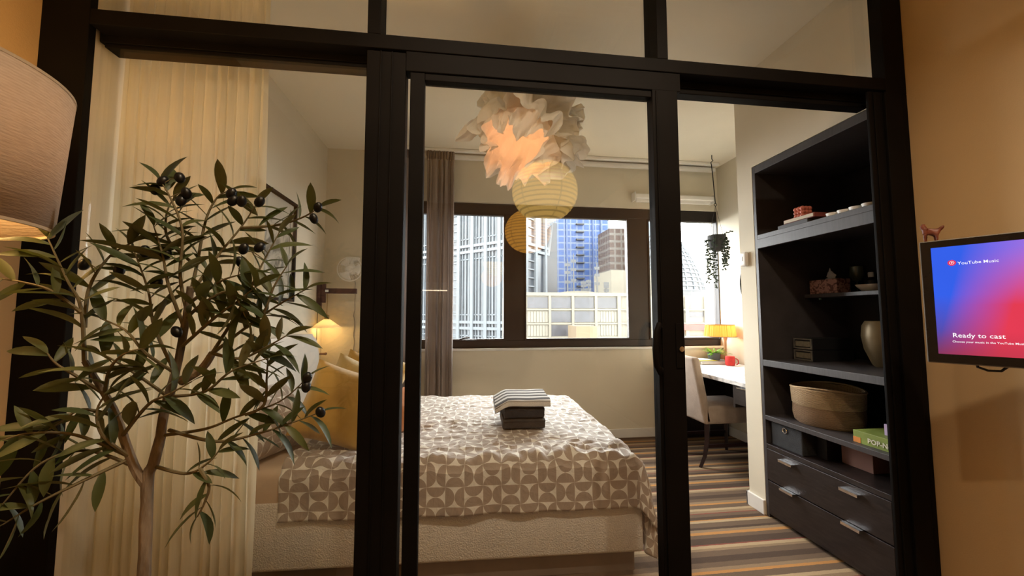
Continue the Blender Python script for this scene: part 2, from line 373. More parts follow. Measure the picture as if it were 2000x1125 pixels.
while zz < 70:
    x = X_at(1134, YU); pbox('balcony_slab', BT, steel, x-1.6, x+1.6, YU-1.0, YU, zz, zz+.5); zz += 3.1
for px_ in (1108, 1160, 1176):
    x = X_at(px_, YU); pbox('mullion_fin', BT, cmat('blue_fin', (.05, .11, .30), .5), x-.3, x+.3, YU-.5, YU, GZ, 72)
YN = 132.
block('brown_tower', grid_mat('brown_grid', (.085, .055, .045), (.19, .17, .15), 2.4, 2.6, .25, .4), 'brown gridded tower block beside the blue tower', 1193, 1223, YN, 443, 12)

# beige office block with individual windows
YO = 58.
OB = root('office_block', (X_at(1160, YO), YO, GZ), 'long beige office block with a grid of dark square windows', 'building')
zt = Z_at(576, YO); x0b, x1b = X_at(1000, YO), X_at(1470, YO)
def w_(px): return X_at(px, YO)
pbox('wall', OB, conc_b, x0b, x1b, YO, YO+14, GZ, zt)
pbox('parapet', OB, conc_b, x0b, w_(1236), YO-.35, YO+.6, zt-.15, zt+.35)
cols = [(1030, 1070), (1076, 1115), (1121, 1160), (1166, 1204)]; rows = [(581, 602), (608, 629), (635, 656)]
dark = {(0, 0), (1, 0), (2, 0), (3, 0), (1, 1), (2, 1), (1, 2)}
panelm = cmat('beige_panel', (.235, .215, .170), .85, var=.08, scale=.8)
for i, (a, b) in enumerate(cols):
    pbox('pilaster', OB, conc_b, w_(b)+.05, w_(cols[i+1][0] if i < 3 else 1212)-.05, YO-.35, YO, GZ, zt-.16)
    for j, (t, u) in enumerate(rows):
        if (i, j) in dark: pbox('window', OB, winm, w_(a), w_(b), YO-.06, YO+.1, Z_at(u, YO), Z_at(t, YO))
        else:
            n_ = 7; 
            for k in range(n_): xa = w_(a)+(w_(b)-w_(a))*k/n_; pbox('panel', OB, panelm, xa+.03, xa+(w_(b)-w_(a))/n_-.03, YO-.10, YO+.1, Z_at(u, YO), Z_at(t, YO))
for t in (604.5, 632, 659): pbox('floor_band', OB, conc_b, x0b, x1b, YO-.28, YO, Z_at(t, YO)-.12, Z_at(t, YO)+.12)
for px_ in (1270, 1300, 1340, 1377, 1412): pbox('pilaster', OB, conc_b, w_(px_)-.3, w_(px_)+.3, YO-.3, YO, GZ, Z_at(578, YO))
for a, b, t, u in ((1345, 1375, 609, 619), (1232, 1262, 581, 602), (1290, 1330, 609, 619)): pbox('window', OB, winm, w_(a), w_(b), YO-.06, YO+.1, Z_at(u, YO), Z_at(t, YO))
pbox('red_band', OB, redb, w_(1300), w_(1425), YO-.45, YO, Z_at(646, YO), Z_at(634, YO))
bm = nb(); n_ = 14
pts_ = [(w_(1095), zt+.3)] + [(w_(1095+(1190-1095)*k/n_), zt+.1+.75*math.sin(math.pi*(.15+.7*k/n_))) for k in range(n_+1)] + [(w_(1190), zt+.3)]
prism(bm, pts_, 'y', YO+3, YO+6); part('roof_parapet', bm, conc_b, OB)
block('plant_room', conc_b, 'beige blank upper block standing behind the office roof', 1195, 1236, YO+15, 526, 10)
block('plant_room', conc_b, 'beige panelled upper block under the pale blue glazing', 1262, 1300, YO+15, 524, 10)
tbox('ochre_hut', orangem, 'small ochre box building before the beige office block', 'building', w_(1125)*.86, w_(1165)*.86, YO*.86, YO*.86+4, GZ, Z_at(637, YO*.86))
for px_, t in ((1109, 505), (1121, 495), (1167, 512), (1150, 545), (1140, 548), (1185, 550)):
    bm = nb(); Yq = YO+7; x = X_at(px_, Yq); tube(bm, [(x, Yq, zt+.02), (x, Yq, Z_at(t, Yq))], [.16, .07], 6)
    for k in (.35, .6, .8): zq = zt+(Z_at(t, Yq)-zt)*k; box(bm, x-.45, x+.45, Yq-.05, Yq+.05, zq, zq+.5)
    thing('antenna_mast', bm, steel, 'tall grey antenna mast on the beige office roof' if t < 530 else 'short stubby mast on the beige office roof', 'antenna', 'tall rooftop masts' if t < 530 else 'short rooftop masts')
block('blue_tower', paleg, 'pale blue glazed block seen beyond the mullion right of the blue tower', 1262, 1300, 120., 380, 12)
# cone-shaped lattice dome
YD = 84.; DM = root('lattice_dome', (X_at(1352, YD), YD+14, GZ), 'pale cone-shaped glass dome with a white lattice', 'building')
cxd = X_at(1352, YD); zb, zt2 = Z_at(562, YD), Z_at(434, YD)
def dr_(z): t = (z-zb)/(zt2-zb); return 10.5-6.2*max(0, t)**1.35
bm = nb(); lathe(bm, [(14, GZ-zb)]+[(dr_(zb+(zt2-zb)*k/10), (zt2-zb)*k/10) for k in range(11)]+[(.01, zt2-zb+.5)], (cxd, YD+14, zb), 32); part('dome_glazing', bm, cmat('dome_glass', (.050, .053, .058), .4, var=.2, scale=.3), DM)
for k in range(0, 14):
    z = zb+(zt2-zb)*k/13; bm = nb(); lathe(bm, [(dr_(z)+.05, -.16), (dr_(z)+.22, -.16), (dr_(z)+.22, .16), (dr_(z)+.05, .16)], (cxd, YD+14, z), 32, closed=True); part('lattice_ring', bm, conc_w, DM)
for k in range(30):
    a = 2*math.pi*k/30
    if math.sin(a) > .25: continue
    bm = nb(); tube(bm, [(cxd+math.cos(a+.03*j)*(dr_(zb+(zt2-zb)*j/6)+.1), YD+14+math.sin(a+.03*j)*(dr_(zb+(zt2-zb)*j/6)+.1), zb+(zt2-zb)*j/6) for j in range(7)], .17, 4); part('lattice_rib', bm, conc_w, DM)

# ------------------------------------------------------------------ curtains, rail, blind
def curtain_bm(x0, x1, y, z0, z1, folds, amp, nx, nz, head=None, seed=0, flare=0., tilt=0.):
    bm = nb()
    def fn(u, v):
        z = z1+(z0-z1)*v
        ph = 2*math.pi*folds*u + 2.4*noise.noise((u*5, v*1.2, seed)) + .7*math.sin(u*23+seed)
        a = amp*(.55+.45*min(1, v*3))*(.75+.5*noise.noise((u*7, seed, 3.3)))
        yy_ = y + a*math.sin(ph) + .25*a*math.sin(2.3*ph+seed)
        xx = x0+(x1-x0)*u + .25*a*math.cos(ph) + flare*(u-.5)*v + tilt*v*u
        if head and v < head:
            k = 1-v/head; yy_ = y + a*(.5+.5*(1-k))*math.sin(ph) + .010*math.sin(6*ph); xx += .004*math.sin(9*ph)
            if v > head*.7: yy_ *= 1; yy_ = y+(yy_-y)*.55
        return (xx, yy_, z)
    grid(bm, nx, nz, fn); return bm
sheerm = sheer('cream_sheer', (.86, .78, .58), .20)
cv = curtain_bm(-1.254, -.762, 1.572, .012, ZC-.015, 13, .018, 170, 26, seed=2, tilt=.03)
thing('sheer_curtain', cv, sheerm, 'cream sheer curtain hanging floor to ceiling behind the left glass bay', 'curtain', smooth=True)
drape = mat('taupe_drape', (.25, .20, .18), .9, var=.05, scale=6, bump=.12, bscale=500, sheen=.2, trans=.12)
tape = mat('taupe_header', (.17, .13, .115), .9, var=.12, bump=.2, bscale=300)
for x0, x1, lb, sd, fo in ((-.66, -.40, 'taupe pleated curtain bunched behind the black post beside the wall fan', 4, 5), (-.335, -.085, 'taupe pleated curtain hanging beside the ribbed tower view', 9, 5)):
    r_ = root('drape_curtain', ((x0+x1)/2, YB-.13, .02), lb, 'curtain')
    part('cloth', curtain_bm(x0, x1, YB-.13, .02, 2.66, fo, .048, 140, 30, seed=sd), drape, r_, smooth=True)
    part('pleat_header', curtain_bm(x0-.004, x1+.004, YB-.132, 2.655, 2.742, fo*2, .026, 110, 5, seed=sd+1), tape, r_, smooth=True)
cr_ = root('curtain_rail', (.9, YB-.13, ZC-.05), 'white double curtain track under the ceiling above the window', 'curtain rail')
bm = nb(); box(bm, -.75, 2.62, YB-.15, YB-.11, ZC-.028, ZC-.002, bev=.004); part('front_track', bm, wplast, cr_)
bm = nb(); box(bm, -.75, 2.62, YB-.085, YB-.04, ZC-.070, ZC-.030, bev=.004); part('rear_track', bm, wplast, cr_)
bm = nb(); box(bm, -.75, 2.62, YB-.04, YB-.001, ZC-.05, ZC-.002); part('bracket_strip', bm, wplast, cr_)
rb = root('roller_blind', (2.15, YB-.05, 2.36), 'slim white roller blind cassette fixed above the window end', 'blind')
bm = nb(); box(bm, 1.735, 2.60, YB-.085, YB, 2.385, 2.435, bev=.012); part('cassette', bm, wplast, rb)
bm = nb(); box(bm, 1.76, 2.57, YB-.06, YB-.03, 2.355, 2.386, bev=.004); part('bottom_bar', bm, wplast, rb)
for x in (1.727, 2.592): pbox('end_cap', rb, whitep, x, x+.012, YB-.09, YB, 2.36, 2.45, bev=.003)

# ------------------------------------------------------------------ bed
g = N('duvet_print'); uv = g.n('UVMap'); s = g.n('SeparateXYZ', {0: uv.outputs[0]}); U, V = s.outputs[0], s.outputs[1]
chk = g.math('MODULO', g.math('ADD', g.math('FLOOR', U), g.math('FLOOR', V)), 2.); chk = g.math('GREATER_THAN', g.math('ABSOLUTE', chk), .5)
fu, fv = g.math('FRACT', U), g.math('FRACT', V)
def lerp(a, b, t): return g.math('ADD', a, g.math('MULTIPLY', t, g.math('SUBTRACT', b, a)))
pu, pv = lerp(fu, fv, chk), lerp(fv, fu, chk)
du = g.math('POWER', g.math('SUBTRACT', pu, .5), 2.)
d1 = g.math('ADD', du, g.math('POWER', pv, 2.)); d2 = g.math('ADD', du, g.math('POWER', g.math('SUBTRACT', 1., pv), 2.))
ins = g.math('LESS_THAN', g.math('MINIMUM', d1, d2), .243)
nz = g.n('TexNoise', {'Vector': g.coord(), 'Scale': 26., 'Detail': 5.})
base = g.mix(ins, (.78, .76, .70), g.mix(nz.outputs[0], (.34, .275, .225), (.40, .33, .275)))
wr = g.n('TexNoise', {'Vector': g.coord(), 'Scale': 14., 'Detail': 6., 'Distortion': .8})
bp = g.n('Bump', {'Height': wr.outputs[0], 'Strength': .5, 'Distance': .02})
duvetm = g.surf(g.n('BsdfPrincipled', {'Base Color': base, 'Roughness': .7, 'Specular IOR Level': .35, 'Sheen Weight': .35, 'Normal': bp.outputs[0]}))
fleece = mat('white_fleece', (.74, .71, .65), .95, var=.05, scale=30, bump=.7, bscale=160, sheen=.3)
sheetm = mat('blush_sheet', (.60, .47, .35), .85, var=.05, scale=8, bump=.2, bscale=20)
plinthm = mat('taupe_plinth', (.20, .155, .125), .8, var=.1)
BA = R(-2.2); BO = Vector((.85, 1.80, 0)); BM = Matrix.Translation(BO) @ Matrix.Rotation(BA, 4, 'Z')
BL, BW = 1.97, 1.42      # length (towards -x) and width
bed = root('bed', BM @ Vector((-BL/2, BW/2, 0)), 'double bed with white fleece base and blush sheet under the window', 'bed')
def bpart(name, bm, m, **k): xf(bm, BM); return part(name, bm, m, bed, **k)
bm = nb(); box(bm, -BL, 0, 0, BW, .105, .40, bev=.018, seg=3); bpart('divan_base', bm, fleece, smooth=True)
bm = nb(); box(bm, -BL+.05, -.03, .05, BW-.05, .0, .108); bpart('plinth', bm, plinthm)
bm = nb(); box(bm, -BL, -.01, .004, BW-.004, .335, .535, bev=.045, seg=4); bpart('mattress', bm, sheetm, smooth=True, label='mattress in a blush fitted sheet')
# headboard on the left wall
hb = nb(); hy0, hy1, hz_ = 1.93, 3.43, 1.055; rr_ = .16
poly = [(hy0, .02), (hy1, .02), (hy1, hz_-rr_)] + [(hy1-rr_+rr_*math.cos(a), hz_-rr_+rr_*math.sin(a)) for a in [R(k*11.25) for k in range(9)]] + [(hy0+rr_-rr_*math.sin(a), hz_-rr_+rr_*math.cos(a)) for a in [R(k*11.25) for k in range(9)]]
prism(hb, poly, 'x', XL+.016, XL+.105)
bmesh.ops.bevel(hb, geom=[e for e in hb.edges if abs(e.verts[0].co.x-e.verts[1].co.x) < 1e-5], offset=.022, segments=3, affect='EDGES')
thing('headboard', hb, mat('white_upholstery', (.68, .65, .60), .9, var=.05, scale=7, bump=.25, bscale=14), 'white upholstered headboard with rounded corners against the wall', 'headboard', smooth=True)
ZTOP = .548
def duvet():
    bm = nb(); L0, Lf, Dn, Df, Dfoot, rr = -1.62, -.015, .205, .26, .42, .055
    tot_u = (Lf-L0)+Dfoot; tot_v = BW+Dn+Df
    def edge(s, ln):     # arclength past the edge -> (out, drop)
        if s <= 0: return s, 0.
        q = rr*math.pi/2
        if s < q: a = s/rr; return rr*math.sin(a), rr*(1-math.cos(a))
        return rr + .05*(s-q), rr+(s-q)
    CELL = .083
    def fn(u, v):
        su = L0+tot_u*u; sv = -Dn+tot_v*v
        ox, dx = edge(su-(Lf-rr), 0)
        if sv < BW/2: oy, dy = edge(rr-sv, 0); y = rr-oy
        else: oy, dy = edge(sv-(BW-rr), 0); y = BW-rr+oy
        x = Lf-rr+ox
        drop = math.hypot(dx, dy) if dx > 0 and dy > 0 else dx+dy
        top = 1 if drop < .02 else 0
        cf = min(dx, dy)
        if cf > .02: x += cf*.22+.02*math.sin(9*(dx-dy)); y += (-1 if sv < BW/2 else 1)*cf*.05
        p = Vector((su*3.1, sv*3.1, 0))
        wv = .012*noise.noise(p*1.1) + .008*noise.noise(p*3.2+Vector((5, 1, 0)))
        q_ = Vector((su*7+.6*noise.noise(p*1.5), sv*16, 3.)); wv += .010*max(0, 1-abs(noise.noise(q_))*5)*(.4+.6*noise.noise(p*.9+Vector((2, 2, 2)))+.3)
        # puffed crease near the long edge, folds across the top
        e_ = abs(sv-.03); wv += .026*math.exp(-(e_/.075)**2)*(noise.noise(Vector((su*12, sv*7, 2)))+.5*noise.noise(Vector((su*26, sv*15, 5)))) 
        wv += .018*math.exp(-((sv-.15)/.09)**2)*abs(noise.noise(Vector((su*9+3, sv*22, 7))))
        if u > .6: wv += .012*(u-.6)*noise.noise(Vector((su*8, sv*12, 9)))
        z = ZTOP-drop + (wv if drop < .06 else 0)
        if drop >= .04:
            k = min(1, (drop-.04)/.1); amp_ = .013*k
            if dy > dx: y += (-1 if sv < BW/2 else 1)*(amp_*noise.noise(Vector((su*6.5, drop*3, 4)))*1.4+.012)
            else: x += amp_*2.2*noise.noise(Vector((sv*8, drop*2, 4)))+.01
        if u < .02: z -= .0
        z += .012*math.exp(-((su-L0)/.03)**2)*(1 if drop < .05 else 0)
        return (x, y, max(z, .085))
    grid(bm, 190, 190, fn, uvs=lambda a, b: (20+(L0+tot_u*a)/CELL, 20+(-Dn+tot_v*b)/CELL))
    xf(bm, BM); return bm
thing('duvet', duvet(), duvetm, 'white duvet printed with taupe half circles, draped over the bed', 'duvet', smooth=True, solid=.012)

def cushion(wd, ht, th, n=22, seed=0, wrk=.01, ear=.07):
    bm = nb()
    for sgn in (1, -1):
        def fn(u, v):
            a, b = u*2-1, v*2-1
            t = (max(0, 1-abs(a)**3.2)*max(0, 1-abs(b)**3.2))**.55
            x = a*wd/2*(1-ear*(1-b*b)); z = b*ht/2*(1-ear*(1-a*a))
            y = sgn*(t*th/2 + wrk*t*(noise.noise(Vector((a*2.3+seed, b*2.3, sgn*3+seed)))+.5*noise.noise(Vector((a*6, b*6+seed, sgn)))))
            return (x, y, z)
        grid(bm, n, n, fn, uvs=lambda a, b: (20+a*wd/.083, 20+b*ht/.083))
    bmesh.ops.remove_doubles(bm, verts=bm.verts, dist=1e-4); return bm
def put_cushion(name, m, label, cat, c, wd, ht, th, rz, lean, roll=0., seed=0, **k):
    bm = cushion(wd, ht, th, seed=seed, **k)
    xf(bm, Matrix.Translation(c) @ Matrix.Rotation(rz, 4, 'Z') @ Matrix.Rotation(lean, 4, 'X') @ Matrix.Rotation(roll, 4, 'Y'))
    return thing(name, bm, m, label, cat, smooth=True)
velvet = mat('mustard_velvet', (.52, .285, .042), .75, var=.22, scale=5, sheen=.6, bump=.15, bscale=30, alt=(.62, .37, .07))
velvet2 = mat('straw_velvet', (.56, .40, .15), .75, var=.15, scale=5, sheen=.6, bump=.15, bscale=30)
rust = mat('rust_linen', (.50, .20, .075), .85, var=.12, scale=6, bump=.2, bscale=60)
put_cushion('bed_pillow', duvetm, 'plump pillow in a taupe half-circle print against the headboard', 'pillow', (-.945, 2.02, .695), .46, .34, .24, R(72), R(-24), 0, seed=3, ear=.05)
put_cushion('cushion', velvet, 'large mustard velvet cushion leaning in front of the other cushions', 'cushion', (-.585, 2.06, .755), .36, .37, .17, R(14), R(-14), R(20), seed=5)
put_cushion('cushion', velvet2, 'straw velvet cushion directly behind the large mustard one', 'cushion', (-.565, 2.29, .76), .36, .36, .14, R(16), R(-13), R(24), seed=8)
put_cushion('cushion', velvet, 'mustard velvet cushion behind the straw cushion', 'cushion', (-.565, 2.48, .765), .36, .36, .12, R(14), R(-12), R(24), seed=11)
put_cushion('cushion', velvet2, 'straw velvet cushion last in the cushion row, towards the back wall', 'cushion', (-.555, 2.67, .78), .37, .37, .12, R(14), R(-12), R(26), seed=21)
put_cushion('cushion', rust, 'low rust orange cushion beside the mustard cushions', 'cushion', (-.33, 2.30, .672), .26, .25, .11, R(60), R(-10), R(0), seed=14)

# towels
def stripe_mat(name, a, b, n, ax=1):
    g = N(name); s = g.n('SeparateXYZ', {0: g.coord()})
    f = g.math('FRACT', g.math('ADD', g.math('MULTIPLY', s.outputs[ax], n), g.math('MULTIPLY', g.n('TexNoise', {'Vector': g.coord(), 'Scale': 9.}).outputs[0], .15)))
    nz = g.n('TexNoise', {'Vector': g.coord(), 'Scale': 160.})
    bp = g.n('Bump', {'Height': nz.outputs[0], 'Strength': .6, 'Distance': .006})
    MATS[name] = g.surf(g.n('BsdfPrincipled', {'Base Color': g.mix(g.math('GREATER_THAN', f, .5), a, b), 'Roughness': .95, 'Specular IOR Level': .1, 'Sheen Weight': .2, 'Normal': bp.outputs[0]})); return MATS[name]
strp = stripe_mat('black_white_stripe', (.02, .02, .022), (.62, .60, .57), 13.)
char_ = mat('charcoal_towel', (.030, .030, .034), .95, var=.25, scale=20, bump=.6, bscale=200, sheen=.15)
char2 = mat('brown_charcoal_towel', (.050, .042, .038), .95, var=.25, scale=20, bump=.6, bscale=200, sheen=.15)
def folded(w_, d_, h_, layers, wob=.004):
    bm = nb(); r = h_/layers/2
    prof = []
    for k in range(layers):
        zc = r+2*r*k
        prof.append((zc, r))
    def fn(u, v):
        a = 2*math.pi*v; n_ = layers
        z = h_/2+ (h_/2)*math.sin(a)*(1 if abs(math.sin(a)) < .99 else 1); y = math.cos(a)
        y = math.copysign(abs(y)**.28, y)*d_/2; z = h_/2+math.copysign(abs(math.sin(a))**.5, math.sin(a))*h_/2
        y += .006*math.sin(z/h_*2*math.pi*layers)*(1 if abs(math.cos(a)) > .4 else 0)
        x = (u-.5)*w_ 
        if abs(math.cos(a)) > .4: x += 0
        return (x+wob*noise.noise((y*9, z*30, u)), y+wob*noise.noise((x*8, z*20, 4)), z+wob*.9*noise.noise((x*10, y*10, 8)))
    vs = grid(bm, 14, 41, fn)
    bmesh.ops.remove_doubles(bm, verts=bm.verts, dist=1e-5)
    for ring in (vs[0], vs[-1]):
        try: bm.faces.new([v for v in ring if v.is_valid])
        except Exception: pass
    return bm
def put(bm, M): xf(bm, M); return bm
tw = Vector((.36, 2.36, ZTOP+.012))
thing('towel', put(folded(.235, .30, .058, 2), Matrix.Translation(tw) @ Matrix.Rotation(R(-2), 4, 'Z')), char2, 'folded brown-black towel lying directly on the duvet', 'towel', smooth=True)
thing('towel', put(folded(.225, .29, .062, 2), Matrix.Translation(tw+Vector((0, 0, .058))) @ Matrix.Rotation(R(-1), 4, 'Z')), char_, 'folded charcoal towel in the middle of the towel stack', 'towel', smooth=True)
bm = folded(.31, .34, .05, 2, .005)
for v in bm.verts:
    if v.co.x < -.09: v.co.z -= (abs(v.co.x)-.09)*.55
thing('towel', put(bm, Matrix.Translation(tw+Vector((-.005, .01, .121))) @ Matrix.Rotation(R(-3), 4, 'Z')), strp, 'black and white striped towel on top of the stack on the bed', 'towel', smooth=True)

# ------------------------------------------------------------------ left wall: picture, swing lamp, fan, peg
pc = root('picture_frame', (XL, 2.83, 1.30), 'thin black framed botanical print hung above the headboard', 'picture')
py0, py1, pz0, pz1 = 2.50, 3.10, 1.30, 2.035
for a in ((py0, py0+.022, pz0, pz1), (py1-.022, py1, pz0, pz1), (py0+.022, py1-.022, pz0, pz0+.022), (py0+.022, py1-.022, pz1-.022, pz1)): pbox('frame_bar', pc, black, XL+.001, XL+.03, a[0], a[1], a[2], a[3], bev=.002)
g = N('botanical_print'); nz = g.n('TexNoise', {'Vector': g.coord(), 'Scale': 7., 'Detail': 8., 'Distortion': 1.5})
rp = g.n('ValToRGB', {0: nz.outputs[0]}); rp.color_ramp.elements[0].position = .42; rp.color_ramp.elements[0].color = (.11, .11, .10, 1); rp.color_ramp.elements[1].position = .56; rp.color_ramp.elements[1].color = (.62, .58, .50, 1)
printm = g.surf(g.n('BsdfPrincipled', {'Base Color': rp.outputs[0], 'Roughness': .8}))
pbox('mat_board', pc, mat('mat_board', (.66, .63, .56), .9, var=.03), XL+.002, XL+.008, py0+.02, py1-.02, pz0+.02, pz1-.02)
pbox('print', pc, printm, XL+.008, XL+.010, py0+.09, py1-.09, pz0+.10, pz1-.20)
pbox('inner_line', pc, black, XL+.008, XL+.0105, py1-.075, py1-.071, pz0+.05, pz1-.06)
pbox('glass', pc, PANE, XL+.018, XL+.021, py0+.02, py1-.02, pz0+.02, pz1-.02)

sl = root('swing_arm_lamp', (XL, 3.64, 1.05), 'wall lamp with dark wood swing arm and pleated cone shade, lit', 'lamp')
ly = 3.64
bm = nb(); box(bm, XL+.001, XL+.035, ly-.02, ly+.03, 1.24, 1.485, bev=.004); part('wall_plate', bm, redwood, sl)
bm = nb(); box(bm, XL+.035, XL+.07, ly-.012, ly+.02, 1.31, 1.478, bev=.004); part('bracket', bm, redwood, sl)
bm = nb(); box(bm, XL+.07, -.925, ly-.013, ly+.013, 1.392, 1.438, bev=.004); part('arm', bm, redwood, sl)
bm = nb(); box(bm, XL+.072, XL+.10, ly-.016, ly+.016, 1.405, 1.425); part('hinge', bm, chrome, sl)
lx = onY(638, 630, ly).x
bm = nb(); tube(bm, [(lx, ly, 1.395), (lx, ly, 1.200)], .0022, 6); part('cord', bm, brass, sl)
bm = nb(); lathe(bm, [(.018, 0), (.020, .012), (.012, .02), (.012, .035), (.004, .045)], (lx, ly, 1.163), 16)
part('socket', bm, brass, sl, smooth=True)
bm = nb(); tube(bm, [(lx-.018, ly, 1.163), (lx-.018, ly, 1.200), (lx+.018, ly, 1.200), (lx+.018, ly, 1.163)], .003, 6); part('stirrup', bm, brass, sl)
bm = nb(); pr = [(.022, 1.167), (.035, 1.159), (.070, 1.133), (.105, 1.107), (.123, 1.097), (.124, 1.091)]
lathe(bm, [(r, z-1.091) for r, z in pr[::-1]], (lx, ly, 1.091), 64, wob=lambda a, z: .0018*math.sin(32*a)); bm.faces.ensure_lookup_table()
bmesh.ops.delete(bm, geom=[f for f in bm.faces if len(f.verts) > 8], context='FACES')
part('lamp_shade', bm, mat('glowing_pleat_shade', (.86, .76, .56), .7, var=.05, trans=.35, emit=(1., .66, .28), es=.08), sl, smooth=True)
bm = nb(); tube(bm, [(XL+.012, ly-.01, 1.24), (XL+.012, ly-.01, 1.0), (XL+.010, ly-.015, .93), (XL+.014, ly-.01, .70), (XL+.014, ly-.01, .10)], .003, 6); part('power_cord', bm, blkplast, sl)
bm = nb(); ball(bm, (lx, ly, 1.120), .022, n=12); part('bulb', bm, emis('warm_bulb', (1., .70, .34), 5.), sl, smooth=True)
point('bedside_light', (lx, ly, 1.098), 1.7, (1., .60, .20), .03)

pg = root('wall_peg', (XL, 3.50, .86), 'wooden wall peg with a twisted brown cord beside the headboard', 'peg')
bm = nb(); tube(bm, [(XL+.0, 3.52, .872), (XL+.12, 3.52, .876)], [.008, .010], 10); ball(bm, (XL+.125, 3.52, .876), .013, n=10); part('peg', bm, mat('pine_wood', (.30, .16, .08), .5, var=.15), pg, smooth=True)
bm = nb(); cordm = mat('brown_cord', (.27, .12, .06), .85, var=.2, bump=.3)
for q in range(3): tube(bm, [(XL+.02+.009*math.cos(t*.9+q*2.09), 3.55+.009*math.sin(t*.9+q*2.09), .99-.006*t) for t in range(20)], .0055, 6)
part('twisted_cord', bm, cordm, pg, smooth=True)

fn_ = root('wall_fan', (-1.0, YB, 1.50), 'small white wall fan on the back wall', 'fan')
fx, fy, fzc, frd = -1.0, YB-.115, 1.615, .108
bm = nb(); box(bm, fx-.06, fx+.06, YB-.05, YB, 1.70, 1.735, bev=.006); box(bm, fx-.012, fx+.012, YB-.06, YB-.02, 1.60, 1.71); part('mount', bm, wplast, fn_)
bm = nb(); lathe(bm, [(.045, -.045), (.05, -.01), (.03, .02), (.0, .022)], n=18); xf(bm, Matrix.Translation((fx, fy+.02, fzc)) @ Matrix.Rotation(R(90), 4, 'X')); part('motor', bm, wplast, fn_, smooth=True)
for q in range(3):
    bm = nb()
    def bl(u, v, q=q):
        a = 2*math.pi*q/3 + (v-.5)*1.3*(.5+.5*u); r = .02+.075*u; return (fx+r*math.cos(a), fy-.005+.022*(v-.5), fzc+r*math.sin(a))
    grid(bm, 6, 8, bl); part('fan_blade', bm, wplast, fn_, smooth=True, solid=.002)
def cage(bm, r, dy, th):
    tube(bm, [(fx+r*math.cos(2*math.pi*k/28), fy+dy, fzc+r*math.sin(2*math.pi*k/28)) for k in range(29)], th, 6)
bm = nb(); cage(bm, frd, 0, .005); part('guard_rim', bm, wplast, fn_, smooth=True)
bm = nb()
for r, dy in ((.085, -.022), (.06, -.032), (.035, -.036)): cage(bm, r, dy, .0012)
for k in range(30):
    a = 2*math.pi*k/30; tube(bm, [(fx+math.cos(a)*.02, fy-.037, fzc+math.sin(a)*.02), (fx+math.cos(a)*.07, fy-.03, fzc+math.sin(a)*.07), (fx+math.cos(a)*frd, fy, fzc+math.sin(a)*frd)], .0011, 4)
part('guard_wires', bm, wplast, fn_, kind='stuff')
bm = nb(); lathe(bm, [(.0, 0), (.022, 0), (.02, .006), (0, .008)], n=16); xf(bm, Matrix.Translation((fx, fy-.036, fzc)) @ Matrix.Rotation(R(90), 4, 'X')); part('guard_badge', bm, wplast, fn_, smooth=True)
bm = nb(); xq = onY(693, 600, YB).x; tube(bm, [(xq-.02, YB-.004, 1.60)]+[(xq+.012*noise.noise((k*.7, 1, 2)), YB-.004, 1.5-.06*k) for k in range(16)], .0025, 5); part('power_cord', bm, mat('grey_cord', (.35, .31, .26), .6), fn_)

# ------------------------------------------------------------------ crumpled paper ceiling lamp
paper = mat('crumpled_paper', (.90, .88, .83), .9, var=.03, scale=12, bump=.5, bscale=28, trans=.13)
fc = Vector((.390, 2.36, 2.335))
fl = root('paper_flower_lamp', fc+Vector((0, 0, -.30)), 'crumpled white paper flower pendant glowing orange inside', 'lamp')
TM = Matrix.Translation(fc) @ Matrix.Rotation(R(26), 4, 'Y') @ Matrix.Rotation(R(-26), 4, 'X')
def petal(seed, t0, r1, z0, z1, ruf, nt=220, nr=26, curl=0., a0=0., a1=2*math.pi):
    bm = nb()
    def fn(u, v):
        a = a0+(a1-a0)*u; ca, sa = math.cos(a), math.sin(a)
        r = t0+(r1-t0)*(v**.8); z = z0+(z1-z0)*(v**1.4)
        k = v**1.3
        n1 = noise.noise(Vector((ca*1.5+seed, sa*1.5, v*.9))); n2 = noise.noise(Vector((ca*3.4+seed, sa*3.4, v*1.6+3))); n3 = noise.noise(Vector((ca*9, sa*9+seed, v*4)))
        n4 = noise.noise(Vector((ca*2.7+9+seed, sa*2.7, v*2)))
        n5 = noise.noise(Vector((ca*8+seed, sa*8, v*5))); e5 = max(0, (v-.55)/.45)**1.5
        r += ruf*k*(.9*n1+.6*n2+.30*n3)+.06*e5*n5; z += ruf*k*(1.1*n4+.6*n2-.40*n3)+.05*e5*noise.noise(Vector((ca*9, sa*9+seed, v*6)))
        a += k*.22*n4; r -= curl*max(0, v-.7)
        return TM @ Vector((r*math.cos(a), r*math.sin(a), z))
    grid(bm, nt, nr, fn); return bm
for sd, t0, r1, z0, z1, ruf, cu in ((1, .05, .34, .17, .17, .14, .1), (4, .05, .365, .15, .03, .16, .15), (7, .05, .34, .12, -.12, .15, .25), (11, .10, .27, .10, -.25, .11, .30)):
    part('paper_petals', petal(sd, t0, r1, z0, z1, ruf, curl=cu), paper, fl, smooth=True)
bm = nb(); tube(bm, [fc+Vector((0, 0, .10)), (fc.x, fc.y, ZC-.02)], .004, 6); part('cord', bm, wplast, fl)
bm = nb(); lathe(bm, [(.05, 0), (.05, .012), (.03, .03), (.0, .031)], (fc.x, fc.y, ZC-.031), 20); part('ceiling_rose', bm, wplast, fl, smooth=True)
bm = nb(); lathe(bm, [(.018, 0), (.018, .06), (.004, .07)], (fc.x, fc.y, fc.z+.04), 12); part('socket', bm, wplast, fl)
bl_ = TM @ Vector((0, 0, .03))
bm = nb(); ball(bm, bl_, .022, n=14); part('bulb', bm, emis('orange_bulb', (1., .42, .16), 1.0), fl, smooth=True)
point('flower_lamp_light', TM @ Vector((0, 0, -.06)), .85, (1., .40, .17), .05)

